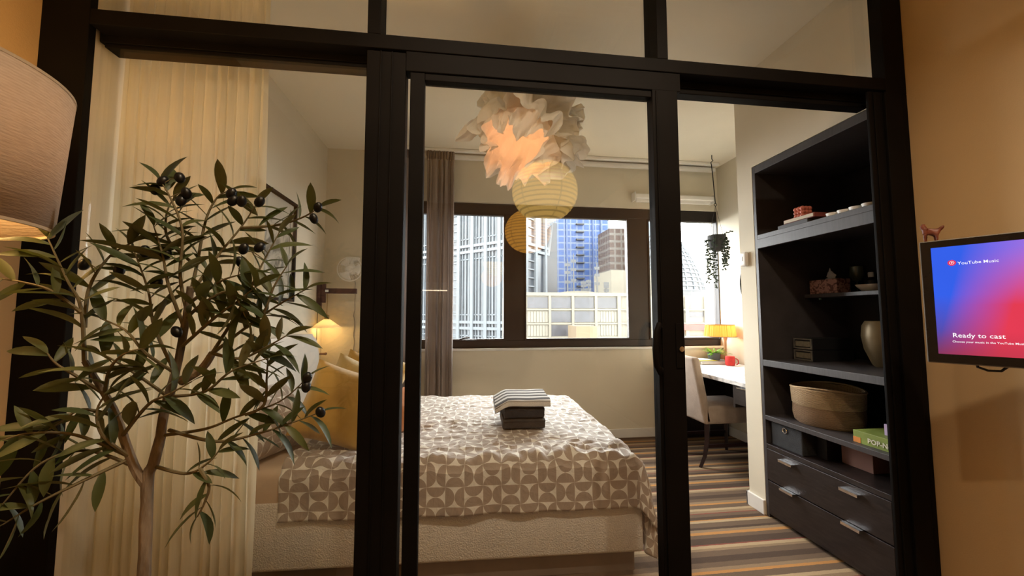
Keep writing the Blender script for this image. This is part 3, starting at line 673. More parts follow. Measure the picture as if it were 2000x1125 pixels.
# sprinkler on the ceiling
bm = nb(); sp = onZ(1093, 186, ZC); lathe(bm, [(.040, 0), (.040, -.006), (.012, -.010), (.010, -.035), (.022, -.038), (.022, -.041), (0, -.042)], (sp.x, sp.y, ZC), 18)
thing('sprinkler_head', bm, chrome, 'chrome sprinkler head on the bedroom ceiling beside the paper flower lamp', 'sprinkler', smooth=True)

# ------------------------------------------------------------------ living side: paper lanterns, vent, (seen mirrored in the glass)
def lantern(name, c, r, e, s_, label):
    rt_ = root(name, (c[0], c[1], c[2]-r), label, 'lantern')
    bm = nb(); n_ = 44; lathe(bm, [(r*math.cos(-math.pi/2+math.pi*(k+.9)/(n_+.8))*(1+.016*math.cos(k*math.pi)), r*.94*math.sin(-math.pi/2+math.pi*(k+.9)/(n_+.8))) for k in range(n_)], c, 40)
    bmesh.ops.delete(bm, geom=[f for f in bm.faces if len(f.verts) > 8], context='FACES')
    g = N(name+'_paper'); s = g.n('SeparateXYZ', {0: g.coord()})
    ring = g.math('FRACT', g.math('MULTIPLY', s.outputs[2], 8/r)); ln = g.math('LESS_THAN', ring, .3)
    ang = g.math('FRACT', g.math('MULTIPLY', g.math('ARCTAN2', s.outputs[1], s.outputs[0]), 5/(2*math.pi))); seam = g.math('LESS_THAN', ang, .03)
    col = g.mix(g.math('MAXIMUM', g.math('MULTIPLY', ln, .8), g.math('MULTIPLY', seam, .9)), e, tint(e, .45))
    m = g.surf(g.n('Emission', {0: col, 1: s_}))
    part('paper_globe', bm, m, rt_, smooth=True)
    bm = nb(); tube(bm, [(c[0], c[1], c[2]+r*.9), (c[0], c[1], ZC)], .004, 6); part('cord', bm, wplast, rt_)
    bm = nb(); lathe(bm, [(.05, 0), (.05, .02), (.01, .03)], (c[0], c[1], ZC-.03), 16); part('ceiling_rose', bm, wplast, rt_)
def mirrored(px, py, Yv): p = onY(px, py, Yv); return (p.x, 2*(D+.024)-p.y, p.z)
lantern('paper_lantern', mirrored(1064, 375, 3.4), .292, (1., .60, .15), 3.3, 'large round paper lantern hanging on the living side, mirrored in the door')
lantern('paper_lantern', mirrored(1031, 452, 3.9), .235, (1., .43, .055), 3.0, 'smaller amber paper lantern hanging lower on the living side')
vc = mirrored(1130, 75, 1.0); dv = ray(1130, 75); t_ = (ZC-H)/dv.z; vv = CP+dv*t_; vx, vy = vv.x, 2*(D+.066)-vv.y
vt = root('ceiling_vent', (vx, vy, ZC-.03), 'square white ceiling air vent of stepped rings on the living side', 'vent')
for k in range(5):
    o_ = .25-.045*k; i_ = o_-.022
    bm = nb()
    for a in ((-o_, o_, -o_, -i_), (-o_, o_, i_, o_), (-o_, -i_, -i_, i_), (i_, o_, -i_, i_)): box(bm, vx+a[0], vx+a[1], vy+a[2], vy+a[3], ZC-.012-.004*k, ZC)
    part('vent_ring', bm, wplast, vt)

for k, dx_ in enumerate((.10, .95)):
    r_ = root('added_fill_light', (dx_, .36, ZC-.012), 'added warm fill lamp in the living side ceiling, out of view', 'light', 'added living side fill lamps')
    bm = nb(); lathe(bm, [(.036, 0), (.048, 0), (.048, .010), (.036, .010)], (dx_, .36, ZC-.011), 28, closed=True); part('trim_ring', bm, wplast, r_, smooth=True)
    bm = nb(); lathe(bm, [(.035, 0), (.035, .004), (0, .004)], (dx_, .36, ZC-.008), 24); part('lens', bm, emis('added_fill_lens', (1., .72, .42), 30., .02), r_)
    l_ = bpy.data.lights.new('added_fill_beam', 'SPOT'); l_.energy = 62.; l_.color = (1., .80, .58); l_.spot_size = R(112); l_.spot_blend = .8; l_.shadow_soft_size = .035
    lo_ = bpy.data.objects.new('added_fill_beam', l_); C.objects.link(lo_); lo_.location = (dx_, .36, ZC-.02); lo_.rotation_euler = (R(33), 0, R(6))   # added fill lamps, kept out of view, tilted to brighten the bed side
ws = root('wall_shelf', (-.45, LY0+.1, 1.42), 'white kitchen shelf with a warm light strip on the living room end wall', 'shelf')
pbox('board', ws, whitep, -.74, -.17, LY0+.001, LY0+.22, 1.535, 1.565, bev=.003)
pbox('light_strip', ws, emis('led_strip', (1., .80, .55), 9., .02), -.72, -.19, LY0+.20, LY0+.219, 1.523, 1.535)
pbox('backsplash', ws, mat('tan_tile', (.45, .33, .20), .5), -.74, -.17, LY0+.001, LY0+.012, .95, 1.52)
for k in range(5):
    bm = nb(); lathe(bm, [(.03, 0), (.036, .004), (.04, .08), (.037, .08), (.033, .008), (0, .006)], (-.68+.11*k, LY0+.10, 1.565), 18); thing('mug', bm, mat('glazed_white', (.75, .72, .66), .3), 'white mug on the kitchen shelf', 'mug', 'mugs on the kitchen shelf', smooth=True)

# ------------------------------------------------------------------ built-in shelf
SX0, SX1 = XR+.0, 2.44
sh = root('shelf_unit', ((SX0+SX1)/2, (SY0+SY1)/2, 0), 'tall built-in dark wood shelf unit with two drawers below', 'shelf')
for nm, m, a in (('side_panel', shelfe, (SX0, SX1, SY1-.022, SY1, 0, SZ)), ('side_panel', darkw, (SX0, SX1, SY0, SY0+.03, 0, SZ)), ('top_panel', shelfe, (SX0, SX1, SY0+.03, SY1-.022, SZ-.045, SZ)),
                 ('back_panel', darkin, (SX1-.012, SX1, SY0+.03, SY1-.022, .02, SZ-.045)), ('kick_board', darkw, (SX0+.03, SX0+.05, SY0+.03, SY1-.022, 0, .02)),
                 ('shelf', shelfe, (SX0, SX1-.012, SY0+.03, SY1-.022, 1.672, 1.70)), ('fascia', shelfe, (SX0-.002, SX0+.02, SY0+.03, SY1-.022, 1.615, 1.672)),
                 ('shelf', shelfe, (2.14, SX1-.012, SY0+.03, SY1-.022, 1.308, 1.33)), ('shelf', shelfe, (SX0, SX1-.012, SY0+.03, SY1-.022, .893, .93)),
                 ('shelf', shelfe, (SX0, SX1-.012, SY0+.03, SY1-.022, .572, .598)), ('shelf', darkw, (SX0, SX1-.012, SY0+.03, SY1-.022, .405, .43))):
    pbox(nm, sh, m, *a, bev=.0015)
for z0_, z1_ in ((.222, .403), (.022, .216)):
    df = pbox('drawer_front', sh, darkw, SX0-.003, SX0+.018, SY0+.034, SY1-.026, z0_, z1_, bev=.002)
    for yh in (2.05, 1.685):
        bm = nb(); zt_ = z1_-.028 if z0_ > .1 else z1_+.002
        box(bm, SX0-.028, SX0-.002, yh-.045, yh+.045, zt_, zt_+.003); box(bm, SX0-.030, SX0-.026, yh-.045, yh+.045, zt_-.010, zt_+.003)
        o_ = bm; part('handle', o_, chrome, df, label='chrome tab pull')
for yq in (1.70, 2.15):
    bm = nb(); tube(bm, [(2.19, yq, 1.296), (2.19, yq, 1.306)], .007, 8); part('shelf_pin', bm, mat('clear_pin', (.2, .32, .24), .3), sh)
hg = pbox('hinge_plate', sh, chrome, SX0+.01, SX0+.032, SY0+.03, SY0+.036, 1.03, 1.15, bev=.001)
for z_ in (1.045, 1.135):
    bm = nb(); ball(bm, (SX0+.021, SY0+.038, z_), .005, n=8); part('screw', bm, brass, hg)
pbox('hinge_plate', sh, chrome, SX0+.004, SX0+.016, SY0+.03, SY0+.036, 1.77, 1.80, bev=.001)

# things on the shelves
tbox('book', mat('dark_book', (.05, .05, .055), .6), 'thin dark book under the red book on the upper shelf', 'book', 1.842, 2.02, 1.86, 2.06, 1.70, 1.722, bev=.002, group='books on the upper shelf')
bk = root('book', (1.93, 1.95, 1.722), 'red-brown book under the coral cube figure', 'book', 'books on the upper shelf')
pbox('cover', bk, mat('red_cover', (.22, .055, .045), .6), 1.846, 2.01, 1.82, 2.02, 1.722, 1.746, bev=.002)
pbox('pages', bk, mat('paper_pages', (.55, .50, .42), .9), 1.842, 1.85, 1.826, 2.014, 1.7255, 1.7425)
cbm = mat('coral_wax', (.55, .16, .11), .5, var=.1); cb = root('bubble_candle', (1.91, 1.955, 1.746), 'coral bubble candle standing on the red-brown book', 'candle')
bm = nb()
for i in range(3):
    for j in range(3):
        for k in range(3): ball(bm, (1.91+(i-1)*.021, 1.955+(j-1)*.021, 1.757+k*.021), .0135, n=8)
part('wax_bubbles', bm, cbm, cb, smooth=True)
bm = nb(); tube(bm, [(1.91, 1.955, 1.81), (1.912, 1.956, 1.822)], .0015, 5); part('wick', bm, blkplast, cb)
for q, yq in enumerate((1.74, 1.68, 1.62, 1.56)):
    bm = nb(); lathe(bm, [(.012, 0), (.024, .004), (.028, .018), (.025, .018), (.02, .006), (0, .005)], (1.868, yq, 1.70), 18)
    thing('small_dish', bm, wplast, 'tiny pale dish on the upper shelf edge', 'dish', 'tiny dishes on the upper shelf', smooth=True)
g = N('tissue_print'); nz = g.n('TexNoise', {'Vector': g.coord(), 'Scale': 26., 'Distortion': 2.}); rp = g.n('ValToRGB', {0: nz.outputs[0]})
rp.color_ramp.elements[0].position = .44; rp.color_ramp.elements[0].color = (.10, .035, .03, 1); rp.color_ramp.elements[1].position = .52; rp.color_ramp.elements[1].color = (.34, .18, .14, 1)
tb = root('tissue_box', (2.25, 2.09, 1.33), 'floral pink tissue box on the recessed shelf', 'tissue box')
pbox('carton', tb, g.surf(g.n('BsdfPrincipled', {'Base Color': rp.outputs[0], 'Roughness': .7})), 2.16, 2.25, 2.01, 2.19, 1.33, 1.415, bev=.002)
bm = nb(); grid(bm, 12, 12, lambda u, v: (2.205+.05*(u-.5)*(1-v*.6), 2.09+.14*(u-.5)*(1-.7*v)+.01*math.sin(9*v), 1.412+.075*v*(1-.9*abs(u-.35))+.006*noise.noise((u*6, v*6, 1)))); part('tissue', bm, mat('tissue_paper', (.70, .68, .66), .95, trans=.3), tb, smooth=True)
bm = nb(); lathe(bm, [(.024, 0), (.04, .005), (.064, .030), (.070, .042), (.066, .042), (.04, .010), (0, .008)], (2.275, 1.915, 1.33), 40, wob=lambda a, z: .008*math.sin(5*a)*z/.046)
thing('scalloped_bowl', bm, mat('cream_ceramic', (.72, .66, .56), .35, var=.04), 'cream scalloped bowl on the recessed shelf beside the tissue box', 'bowl', smooth=True)
gb = root('goblet', (2.385, 2.09, 1.33), 'green-tinted stemmed goblet behind the scalloped bowl', 'glass')
bm = nb(); lathe(bm, [(.03, 0), (.03, .004), (.004, .01), (.004, .07), (.02, .08), (.036, .11), (.034, .165), (.031, .165), (.032, .11), (.0, .086)], (2.385, 2.09, 1.33), 22); part('goblet_body', bm, mat('green_glassware', (.10, .12, .075), .15, var=.1, spec=.7), gb, smooth=True)
bt = root('bottle', (2.39, 2.01, 1.33), 'dark little bottle with a cream cap behind the scalloped bowl', 'bottle')
bm = nb(); lathe(bm, [(.028, 0), (.03, .004), (.03, .075), (.012, .088), (.012, .095)], (2.39, 2.01, 1.33), 20); part('bottle_body', bm, blkplast, bt, smooth=True)
bm = nb(); lathe(bm, [(.014, 0), (.014, .026), (.011, .029)], (2.39, 2.01, 1.425), 16); part('cap', bm, wplast, bt, smooth=True)
for k, lb in enumerate(('black flat box with metal edges resting on the middle shelf', 'black flat box with metal edges lying on top of its twin')):
    z_ = .93+.068*k; r_ = root('flat_box', (2.15, 2.12, z_), lb, 'box', 'metal-edged boxes')
    pbox('case', r_, blkplast, 2.03, 2.30, 2.06, 2.19, z_, z_+.066, bev=.002)
    em = mat('tin_edge', (.32, .30, .26), .4, metal=.8, var=.25, scale=30)
    for a in ((2.062, 2.188, z_+.002, z_+.010), (2.062, 2.188, z_+.056, z_+.064), (2.062, 2.070, z_+.010, z_+.056), (2.180, 2.188, z_+.010, z_+.056)): pbox('edge_trim', r_, em, 2.025, 2.031, *a)
    pbox('label_strip', r_, mat('faded_label', (.16, .14, .10), .6, var=.3, scale=40), 2.0285, 2.031, 2.075, 2.175, z_+.016, z_+.048)
bm = nb(); lathe(bm, [(.045, 0), (.055, .01), (.085, .09), (.095, .16), (.09, .215), (.076, .24), (.07, .24), (.08, .21), (.08, .15), (.04, .02), (0, .015)], (2.20, 1.80, .93), 36)
thing('vase', bm, mat('gold_vase', (.15, .105, .05), .4, metal=.35, var=.15), 'round dull gold vase on the middle shelf', 'vase', smooth=True)
# woven basket
bs = root('woven_basket', (2.04, 1.99, .598), 'two-tone oval woven basket on the lower shelf', 'basket')
g = N('woven'); s = g.n('SeparateXYZ', {0: g.coord()}); wv = g.n('TexWave', {'Vector': g.coord(), 'Scale': 55., 'Distortion': 1.5}, bands_direction='Z'); nz = g.n('TexNoise', {'Vector': g.coord(), 'Scale': 130.})
up_ = g.math('GREATER_THAN', s.outputs[2], .105)
cc = g.mix(g.math('MULTIPLY', nz.outputs[0], .5), g.mix(up_, (.30, .19, .11), (.58, .42, .25)), (.20, .12, .07))
bp = g.n('Bump', {'Height': wv.outputs[0], 'Strength': .8, 'Distance': .006})
wovm = g.surf(g.n('BsdfPrincipled', {'Base Color': cc, 'Roughness': .85, 'Specular IOR Level': .2, 'Normal': bp.outputs[0]}))
bm = nb(); lathe(bm, [(.148, 0), (.160, .012), (.168, .05), (.166, .103), (.170, .107), (.174, .16), (.176, .195), (.170, .200), (.165, .195), (.158, .10), (.15, .016), (0, .012)], (2.03, 1.985, .598), 48, sx=.92, sy=1.03, wob=lambda a, z: (.006*math.sin(2*a+1))*z/.2)
part('basket_body', bm, wovm, bs, smooth=True)
bm = nb(); tube(bm, [(2.03+.171*.92*math.cos(2*math.pi*k/36), 1.985+.171*1.03*math.sin(2*math.pi*k/36), .798+.008*math.sin(2*2*math.pi*k/36+.5)) for k in range(37)], .005, 6); part('rim', bm, mat('basket_rim', (.50, .36, .21), .85, bump=.4), bs, smooth=True)
# game boxes
gm = root('game_box', (1.95, 1.62, .598), 'green board-game box with pale lettering on the lower shelf', 'box')
pbox('carton', gm, mat('green_carton', (.20, .26, .055), .5, var=.2, scale=12), 1.868, 2.12, 1.515, 1.70, .598, .655, bev=.0015)
pbox('orange_corner', gm, mat('orange_print', (.55, .20, .04), .5, var=.2), 1.8665, 1.869, 1.665, 1.699, .600, .625)
def text_mesh(s_, size, M, name, m, par, ext=.0, bold=0.):
    cu = bpy.data.curves.new(name, 'FONT'); cu.body = s_; cu.size = size; cu.extrude = ext; cu.offset = bold; cu.resolution_u = 2
    to = bpy.data.objects.new(name, cu); C.objects.link(to)
    bpy.context.view_layer.update(); dg = bpy.context.evaluated_depsgraph_get()
    me = bpy.data.meshes.new_from_object(to.evaluated_get(dg)); bpy.data.objects.remove(to)
    me.transform(M); me.transform(Matrix.Translation(-wloc(par)))
    o = bpy.data.objects.new(name, me); C.objects.link(o); o.parent = par; me.materials.clear(); me.materials.append(m); return o
# frame for writing on faces that look towards -X: text x -> -Y, text y -> Z
FX = Matrix(((0, 0, -1, 0), (-1, 0, 0, 0), (0, 1, 0, 0), (0, 0, 0, 1)))
text_mesh('POP-N-', .030, Matrix.Translation((1.8665, 1.632, .612)) @ FX, 'lettering', mat('pale_print', (.62, .60, .48), .5), gm, .0005, .0008)
tbox('gift_box', mat('lilac_card', (.40, .31, .50), .6, var=.06), 'lilac cardboard box on the green game box', 'box', 1.92, 2.10, 1.515, 1.60, .655, .705, bev=.0015)
bn = root('storage_bin', (1.99, 2.07, .43), 'black fabric storage bin with a metal ring pull', 'bin')
pbox('bin_body', bn, mat('black_canvas', (.028, .029, .032), .9, var=.2, scale=30, bump=.3, bscale=300), 1.853, 2.15, 1.975, 2.19, .43, .566, bev=.006)
bm = nb(); tube(bm, [(1.849, 2.088+.014*math.cos(2*math.pi*k/20), .538+.014*math.sin(2*math.pi*k/20)) for k in range(21)], .0026, 6); part('ring_pull', bm, chrome, bn, smooth=True)
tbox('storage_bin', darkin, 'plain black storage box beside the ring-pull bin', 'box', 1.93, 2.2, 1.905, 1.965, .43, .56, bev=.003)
tbox('carton', mat('dusty_pink_card', (.26, .135, .11), .75, var=.08), 'dusty pink carton in the low compartment', 'box', 1.99, 2.25, 1.72, 1.88, .43, .545, bev=.002)

# thermostat on the wall end
th = root('wall_sensor', (XR, 2.31, 1.51), 'white rounded wall control on the wall end beside the shelf', 'control')
bm = nb(); box(bm, XR-.028, XR-.001, 2.285, 2.345, 1.515, 1.610, bev=.014, seg=3); part('case', bm, wplast, th, smooth=True)
pbox('slot', th, mat('grey_slot', (.25, .24, .22), .5), XR-.0295, XR-.027, 2.312, 2.316, 1.55, 1.58)

# ------------------------------------------------------------------ desk alcove
g = N('marble_laminate'); nz = g.n('TexNoise', {'Vector': g.coord(), 'Scale': 9., 'Detail': 9., 'Distortion': 1.2}); rp = g.n('ValToRGB', {0: nz.outputs[0]})
rp.color_ramp.elements[0].position = .38; rp.color_ramp.elements[0].color = (.42, .40, .39, 1); rp.color_ramp.elements[1].position = .55; rp.color_ramp.elements[1].color = (.78, .76, .73, 1)
marble = g.surf(g.n('BsdfPrincipled', {'Base Color': rp.outputs[0], 'Roughness': .4}))
DZ, DX = .73, 1.957
dk_ = root('desk', (2.3, 3.1, 0), 'desk with pale marbled top and dark wood drawers along the alcove wall', 'desk')
pbox('desktop', dk_, marble, DX, XA-.022, 2.39, YB-.016, DZ-.032, DZ, bev=.004)
for a in ((2.395, 2.425), (3.0, 3.02), (3.70, 3.73)): pbox('side_panel', dk_, darkw, DX+.03, XA-.03, a[0], a[1], 0, DZ-.033) if a[0] != 3.0 else pbox('divider', dk_, darkw, DX+.03, XA-.03, a[0]-.32, a[1]-.32, .53, DZ-.033)
dd = pbox('drawer', dk_, darkw, DX+.02, DX+.42, 2.43, 2.675, .56, DZ-.036, bev=.002)
pbox('handle', dd, chrome, DX-.002, DX+.02, 2.50, 2.62, DZ-.05, DZ-.044)
pbox('back_panel', dk_, darkw, XA-.05, XA-.03, 2.43, 3.70, .28, DZ-.033)
# chair pushed in
ch = root('upholstered_chair', (2.13, 3.15, 0), 'beige upholstered chair with dark curved legs pushed under the desk', 'chair')
beige = mat('beige_linen', (.37, .285, .225), .92, var=.1, scale=14, bump=.4, bscale=320, sheen=.2)
legm = mat('dark_leg', (.022, .010, .010), .35, var=.3)
cy0, cy1 = 2.94, 3.36
bm = nb()
box(bm, 1.915, 2.40, cy0, cy1, .335, .475, bev=.025, seg=3)
for v in bm.verts:
    if v.co.z > .44: v.co.z += .012*(1-((v.co.y-(cy0+cy1)/2)/.21)**2)
part('seat', bm, beige, ch, smooth=True)
bm = nb(); box(bm, 1.91, 1.98, cy0, cy1, .34, .865, bev=.022, seg=3)
for v in bm.verts:
    t = max(0, (v.co.z-.36)/.5); v.co.x -= .085*t*t*.6+.04*t
part('backrest', bm, beige, ch, smooth=True)
for yq in (cy0+.035, cy1-.035):
    bm = nb(); tube(bm, [(1.955, yq, .345), (1.95, yq, .2), (1.925, yq, .08), (1.885, yq, 0)], [.026, .022, .018, .015], 4); part('leg', bm, legm, ch)
    bm = nb(); tube(bm, [(2.365, yq, .345), (2.365, yq, 0)], [.024, .015], 4); part('leg', bm, legm, ch)
for yq in (cy0+.035, cy1-.035): pbox('stretcher', ch, legm, 1.95, 2.36, yq-.008, yq+.008, .15, .175)
# desk things
nbk = root('notebook', (2.42, 3.62, DZ), 'thick grey notebook lying on the desk below the plant', 'book')
pbox('cover', nbk, mat('grey_cover', (.30, .29, .30), .6), 2.27, 2.60, 3.50, 3.74, DZ, DZ+.03, bev=.002)
pbox('pages', nbk, mat('page_block', (.62, .58, .52), .9), 2.268, 2.58, 3.498, 3.73, DZ+.004, DZ+.026)
tbox('notebook', mat('yellow_cover', (.55, .50, .06), .6), 'thin lime yellow booklet on the grey notebook', 'book', 2.22, 2.45, 3.53, 3.73, DZ+.030, DZ+.036, bev=.001)
tbox('notebook', mat('pale_blue_paper', (.60, .64, .66), .7), 'pale blue pad on the lime booklet beside the pot', 'book', 2.27, 2.42, 3.56, 3.72, DZ+.036, DZ+.042, bev=.001)
pt = root('potted_fern', (2.49, 3.64, DZ+.03), 'small bright green fern in a grey pot on the notebooks', 'plant')
bm = nb(); lathe(bm, [(.045, 0), (.052, .004), (.062, .07), (.058, .07), (.05, .05), (0, .05)], (2.49, 3.64, DZ+.03), 24); part('pot', bm, mat('grey_pot', (.11, .115, .12), .7), pt, smooth=True)
fern = mat('fern_green', (.13, .36, .03), .6, var=.35, scale=30, trans=.3, alt=(.30, .55, .06))
rng = random.Random(3)
for k in range(34):
    a = rng.uniform(0, 6.283); L = rng.uniform(.07, .13); el = rng.uniform(.35, 1.2); bm = nb()
    c0 = Vector((2.49+.02*math.cos(a), 3.64+.02*math.sin(a), DZ+.09)); dirh = Vector((math.cos(a), math.sin(a), 0)); sd = Vector((-math.sin(a), math.cos(a), 0))
    def fr_(u, v, L=L, el=el, c0=c0, dirh=dirh, sd=sd):
        p = c0+dirh*(L*u*math.cos(el)+.03*u*u)+Vector((0, 0, L*u*math.sin(el)-.045*u*u)); wv_ = .013*(math.sin(math.pi*min(1, u*.9+.1))**.7)*(.75+.25*math.cos(u*40)); return p+sd*(v-.5)*2*wv_+Vector((0, 0, -.004*abs(v-.5)))
    grid(bm, 9, 3, fr_); part('frond', bm, fern, pt, smooth=True)
dl_ = root('desk_lamp', (2.585, 3.60, DZ), 'desk lamp with glowing orange pleated drum shade on a wood stem', 'lamp')
lx2, ly2 = 2.60, 3.61
bm = nb(); lathe(bm, [(.055, 0), (.055, .012), (.02, .02)], (lx2-.005, ly2, DZ), 24); part('base', bm, mat('pale_wood', (.45, .28, .16), .5, var=.15), dl_, smooth=True)
bm = nb(); lathe(bm, [(.012, 0), (.010, .1), (.013, .2), (.018, .215), (.022, .235), (.014, .25)], (lx2-.005, ly2, DZ+.018), 16); part('stem', bm, MATS['pale_wood'], dl_, smooth=True)
bm = nb(); lathe(bm, [(.143, 0), (.137, .055), (.128, .115)], (lx2-.06, ly2-.0, DZ+.262), 96, wob=lambda a, z: .003*math.sin(40*a))
bmesh.ops.delete(bm, geom=[f for f in bm.faces if len(f.verts) > 8], context='FACES')
part('lamp_shade', bm, mat('orange_pleats', (.85, .36, .07), .7, var=.06, trans=.42, emit=(1., .36, .05), es=.2), dl_, smooth=True)
for z_, r_ in ((DZ+.262, .144), (DZ+.377, .129)):
    bm = nb(); lathe(bm, [(r_-.003, -.003), (r_+.004, -.003), (r_+.004, .003), (r_-.003, .003)], (lx2-.06, ly2, z_), 48, closed=True); part('shade_rim', bm, mat('rim_tan', (.30, .20, .10), .6), dl_)
bm = nb(); tube(bm, [(lx2-.005, ly2, DZ+.26), (lx2-.06, ly2, DZ+.29)], .004, 6); ball(bm, (lx2-.06, ly2, DZ+.31), .022, n=12); part('bulb', bm, emis('desk_bulb', (1., .55, .2), 4.), dl_, smooth=True)
point('desk_lamp_light', (lx2-.06, ly2, DZ+.315), 2.2, (1., .48, .14), .03)
rc = root('red_speaker', (2.55, 3.38, DZ), 'small red cylindrical speaker with a strap on the desk', 'speaker')
redm = mat('red_mesh', (.55, .022, .016), .5, var=.15, scale=40, bump=.3, bscale=500)
rq = onZ(1427, 709, DZ); rx, ry = 2.50, 3.42
bm = nb(); lathe(bm, [(.030, 0), (.040, .006), (.042, .02), (.042, .075), (.038, .088), (.0, .089)], (rx, ry, DZ), 24); part('speaker_body', bm, redm, rc, smooth=True)
bm = nb(); tube(bm, [(rx+.04, ry-.02, DZ+.07), (rx+.058, ry-.03, DZ+.055), (rx+.062, ry-.032, DZ+.025), (rx+.045, ry-.024, DZ+.008)], .005, 6); part('strap', bm, redm, rc, smooth=True)
bm = nb(); lathe(bm, [(.03, 0), (.033, .004), (.033, .08), (.03, .085), (.028, .08), (.028, .006), (0, .006)], (2.63, 3.735, DZ), 20)
thing('jar', bm, mat('amber_glass', (.26, .12, .04), .2, var=.1, spec=.7), 'amber glass jar between the fern and the lamp stem', 'jar', smooth=True)
tbox('paper_stack', mat('paper_sheets', (.70, .68, .62), .9), 'white loose papers on the desk below the lamp', 'paper', 2.42, 2.66, 3.46, 3.56, DZ, DZ+.008) if False else None
mr = root('round_mirror', (XA, 3.18, 1.22), 'round black-rimmed mirror on the alcove wall', 'mirror')
mc, mrad = Vector((XA-.008, 3.19, 1.50)), .275
bm = nb(); tube(bm, [(mc.x-.004, mc.y+mrad*math.cos(2*math.pi*k/48), mc.z+mrad*math.sin(2*math.pi*k/48)) for k in range(49)], .011, 8); part('rim', bm, black, mr, smooth=True)
bm = nb(); lathe(bm, [(mrad-.004, 0), (mrad-.004, .004)], n=48); xf(bm, Matrix.Translation((mc.x+.003, mc.y, mc.z)) @ Matrix.Rotation(R(-90), 4, 'Y')); part('mirror_glass', bm, mat('mirror_silver', (.85, .87, .87), .03, metal=1., var=.01), mr)
sk = tbox('power_socket', wplast, 'white power socket on the alcove wall above the desk', 'socket', XA-.012, XA-.001, 3.0, 3.08, .80, .88, bev=.003)

# hanging plant
hk = onZ(1390, 303, ZC); hx, hy = hk.x, hk.y
hp = root('hanging_plant', (hx, hy, 1.82), 'black hanging pot with trailing string plant by the window', 'plant')
bm = nb(); tube(bm, [(hx, hy, ZC), (hx, hy, ZC-.04), (hx+.012, hy, ZC-.055), (hx-.012, hy, ZC-.075), (hx-.006, hy, ZC-.10), (hx+.003, hy, ZC-.2), (hx+.02, hy, 2.285)], .0045, 6); part('hook_rod', bm, steel, hp)
bm = nb(); tube(bm, [(hx+.02+.014*math.cos(k*.7), hy, 2.275+.014*math.sin(k*.7)) for k in range(10)], .003, 6)
for a in (0, 2.1, 4.2): tube(bm, [(hx+.02, hy, 2.268), (hx+.02+.072*math.cos(a), hy+.072*math.sin(a), 1.965)], .0014, 5)
part('hanger_strings', bm, steel, hp)
bm = nb(); lathe(bm, [(.0, 0), (.035, .002), (.060, .025), (.076, .07), (.080, .13), (.082, .155), (.076, .155), (.07, .12), (0, .12)], (hx+.02, hy, 1.815), 28); part('pot', bm, mat('matt_black_pot', (.035, .034, .033), .7, var=.15), hp, smooth=True)
vine = mat('trailing_green', (.035, .05, .028), .6, var=.35, scale=30, trans=.15)
rng = random.Random(5)
for k in range(12):
    a = 2*math.pi*k/12+rng.uniform(-.2, .2); L = rng.uniform(.32, .52) if math.cos(a) < .4 else rng.uniform(.1, .3)
    bx_, by_ = hx+.02+.085*math.cos(a), hy+.085*math.sin(a); bm = nb()
    pts = [(hx+.02+.06*math.cos(a), hy+.06*math.sin(a), 1.965), (bx_, by_, 1.975)]+[(bx_+.012*noise.noise((j*.5, k, 1))+.006*math.cos(a), by_+.012*noise.noise((k, j*.5, 4)), 1.96-L*j/10) for j in range(1, 11)]
    tube(bm, pts, .0012, 4)
    for j in range(2, 12):
        p = Vector(pts[min(j, len(pts)-1)])
        for q in range(3):
            b_ = rng.uniform(0, 6.28); e = p+Vector((math.cos(b_)*.012, math.sin(b_)*.012, rng.uniform(-.012, .012))); ball(bm, e, .0085, 1.2, 1, .8, n=5)
    part('vine', bm, vine, hp)
bm = nb(); pts = [(hx+.08, hy, 1.965), (hx+.13, hy-.01, 2.0), (hx+.17, hy-.01, 2.015)]; tube(bm, pts, .0015, 4)
for k in range(5): ball(bm, (hx+.10+.02*k, hy-.01, 1.99+.006*k+.008*(k % 2)), .009, 1.2, 1, .7, n=6)
part('vine', bm, vine, hp)

# ------------------------------------------------------------------ television on a swivel arm
tdir = ray(490, 619); EX = -Vector((tdir.x, tdir.y, 0)).normalized(); EN = EX.cross(Vector((0, 0, 1)))   # EN faces the viewer
TY = 1.115
T0 = onY(1811, 707.6, TY); TH_ = onY(1797, 473, TY).z-T0.z; TW_ = .665
def tvp(u, v, n=0.): return T0+EX*u+Vector((0, 0, v))+EN*n
def tvuv(px, py): d = ray(px, py); t = (T0-CP).dot(EN)/d.dot(EN); q = CP+d*t-T0; return q.dot(EX), q.z
TVM = Matrix(((EX.x, 0, EN.x, T0.x), (EX.y, 0, EN.y, T0.y), (0, 1, 0, T0.z), (0, 0, 0, 1)))
tv = root('television', tvp(TW_/2, 0, -.05), 'flat television with a blue and red music screen on the wall', 'television')
def tpart(name, m, u0, u1, v0, v1, n0, n1, bev=0, par=None, **k):
    bm = nb(); box(bm, u0, u1, v0, v1, n0, n1, bev=bev); xf(bm, TVM); return part(name, bm, m, par or tv, **k)
su0, sv1 = tvuv(1819, 485); su0b, sv0 = tvuv(1832, 690.5); su0 = (su0+su0b)/2
bez = mat('tv_bezel', (.012, .010, .010), .25, var=.1)
tpart('back_case', mat('tv_case_silver', (.22, .21, .19), .4, var=.1), 0, TW_, 0, TH_, -.05, -.004, bev=.004)
for a in ((0.004, su0, .004, TH_-.004), (TW_-.022, TW_-.004, .004, TH_-.004), (su0, TW_-.022, sv1, TH_-.004), (su0, TW_-.022, .004, sv0)): tpart('bezel', bez, *a, -.004, .003)
g = N('music_screen'); s = g.n('SeparateXYZ', {0: g.coord()})
sw_, shh = TW_-.022-su0, sv1-sv0
g2 = g
def ramp(v, a, b): return g.math('MINIMUM', g.math('MAXIMUM', g.math('DIVIDE', g.math('SUBTRACT', v, a), b-a), 0.), 1.)
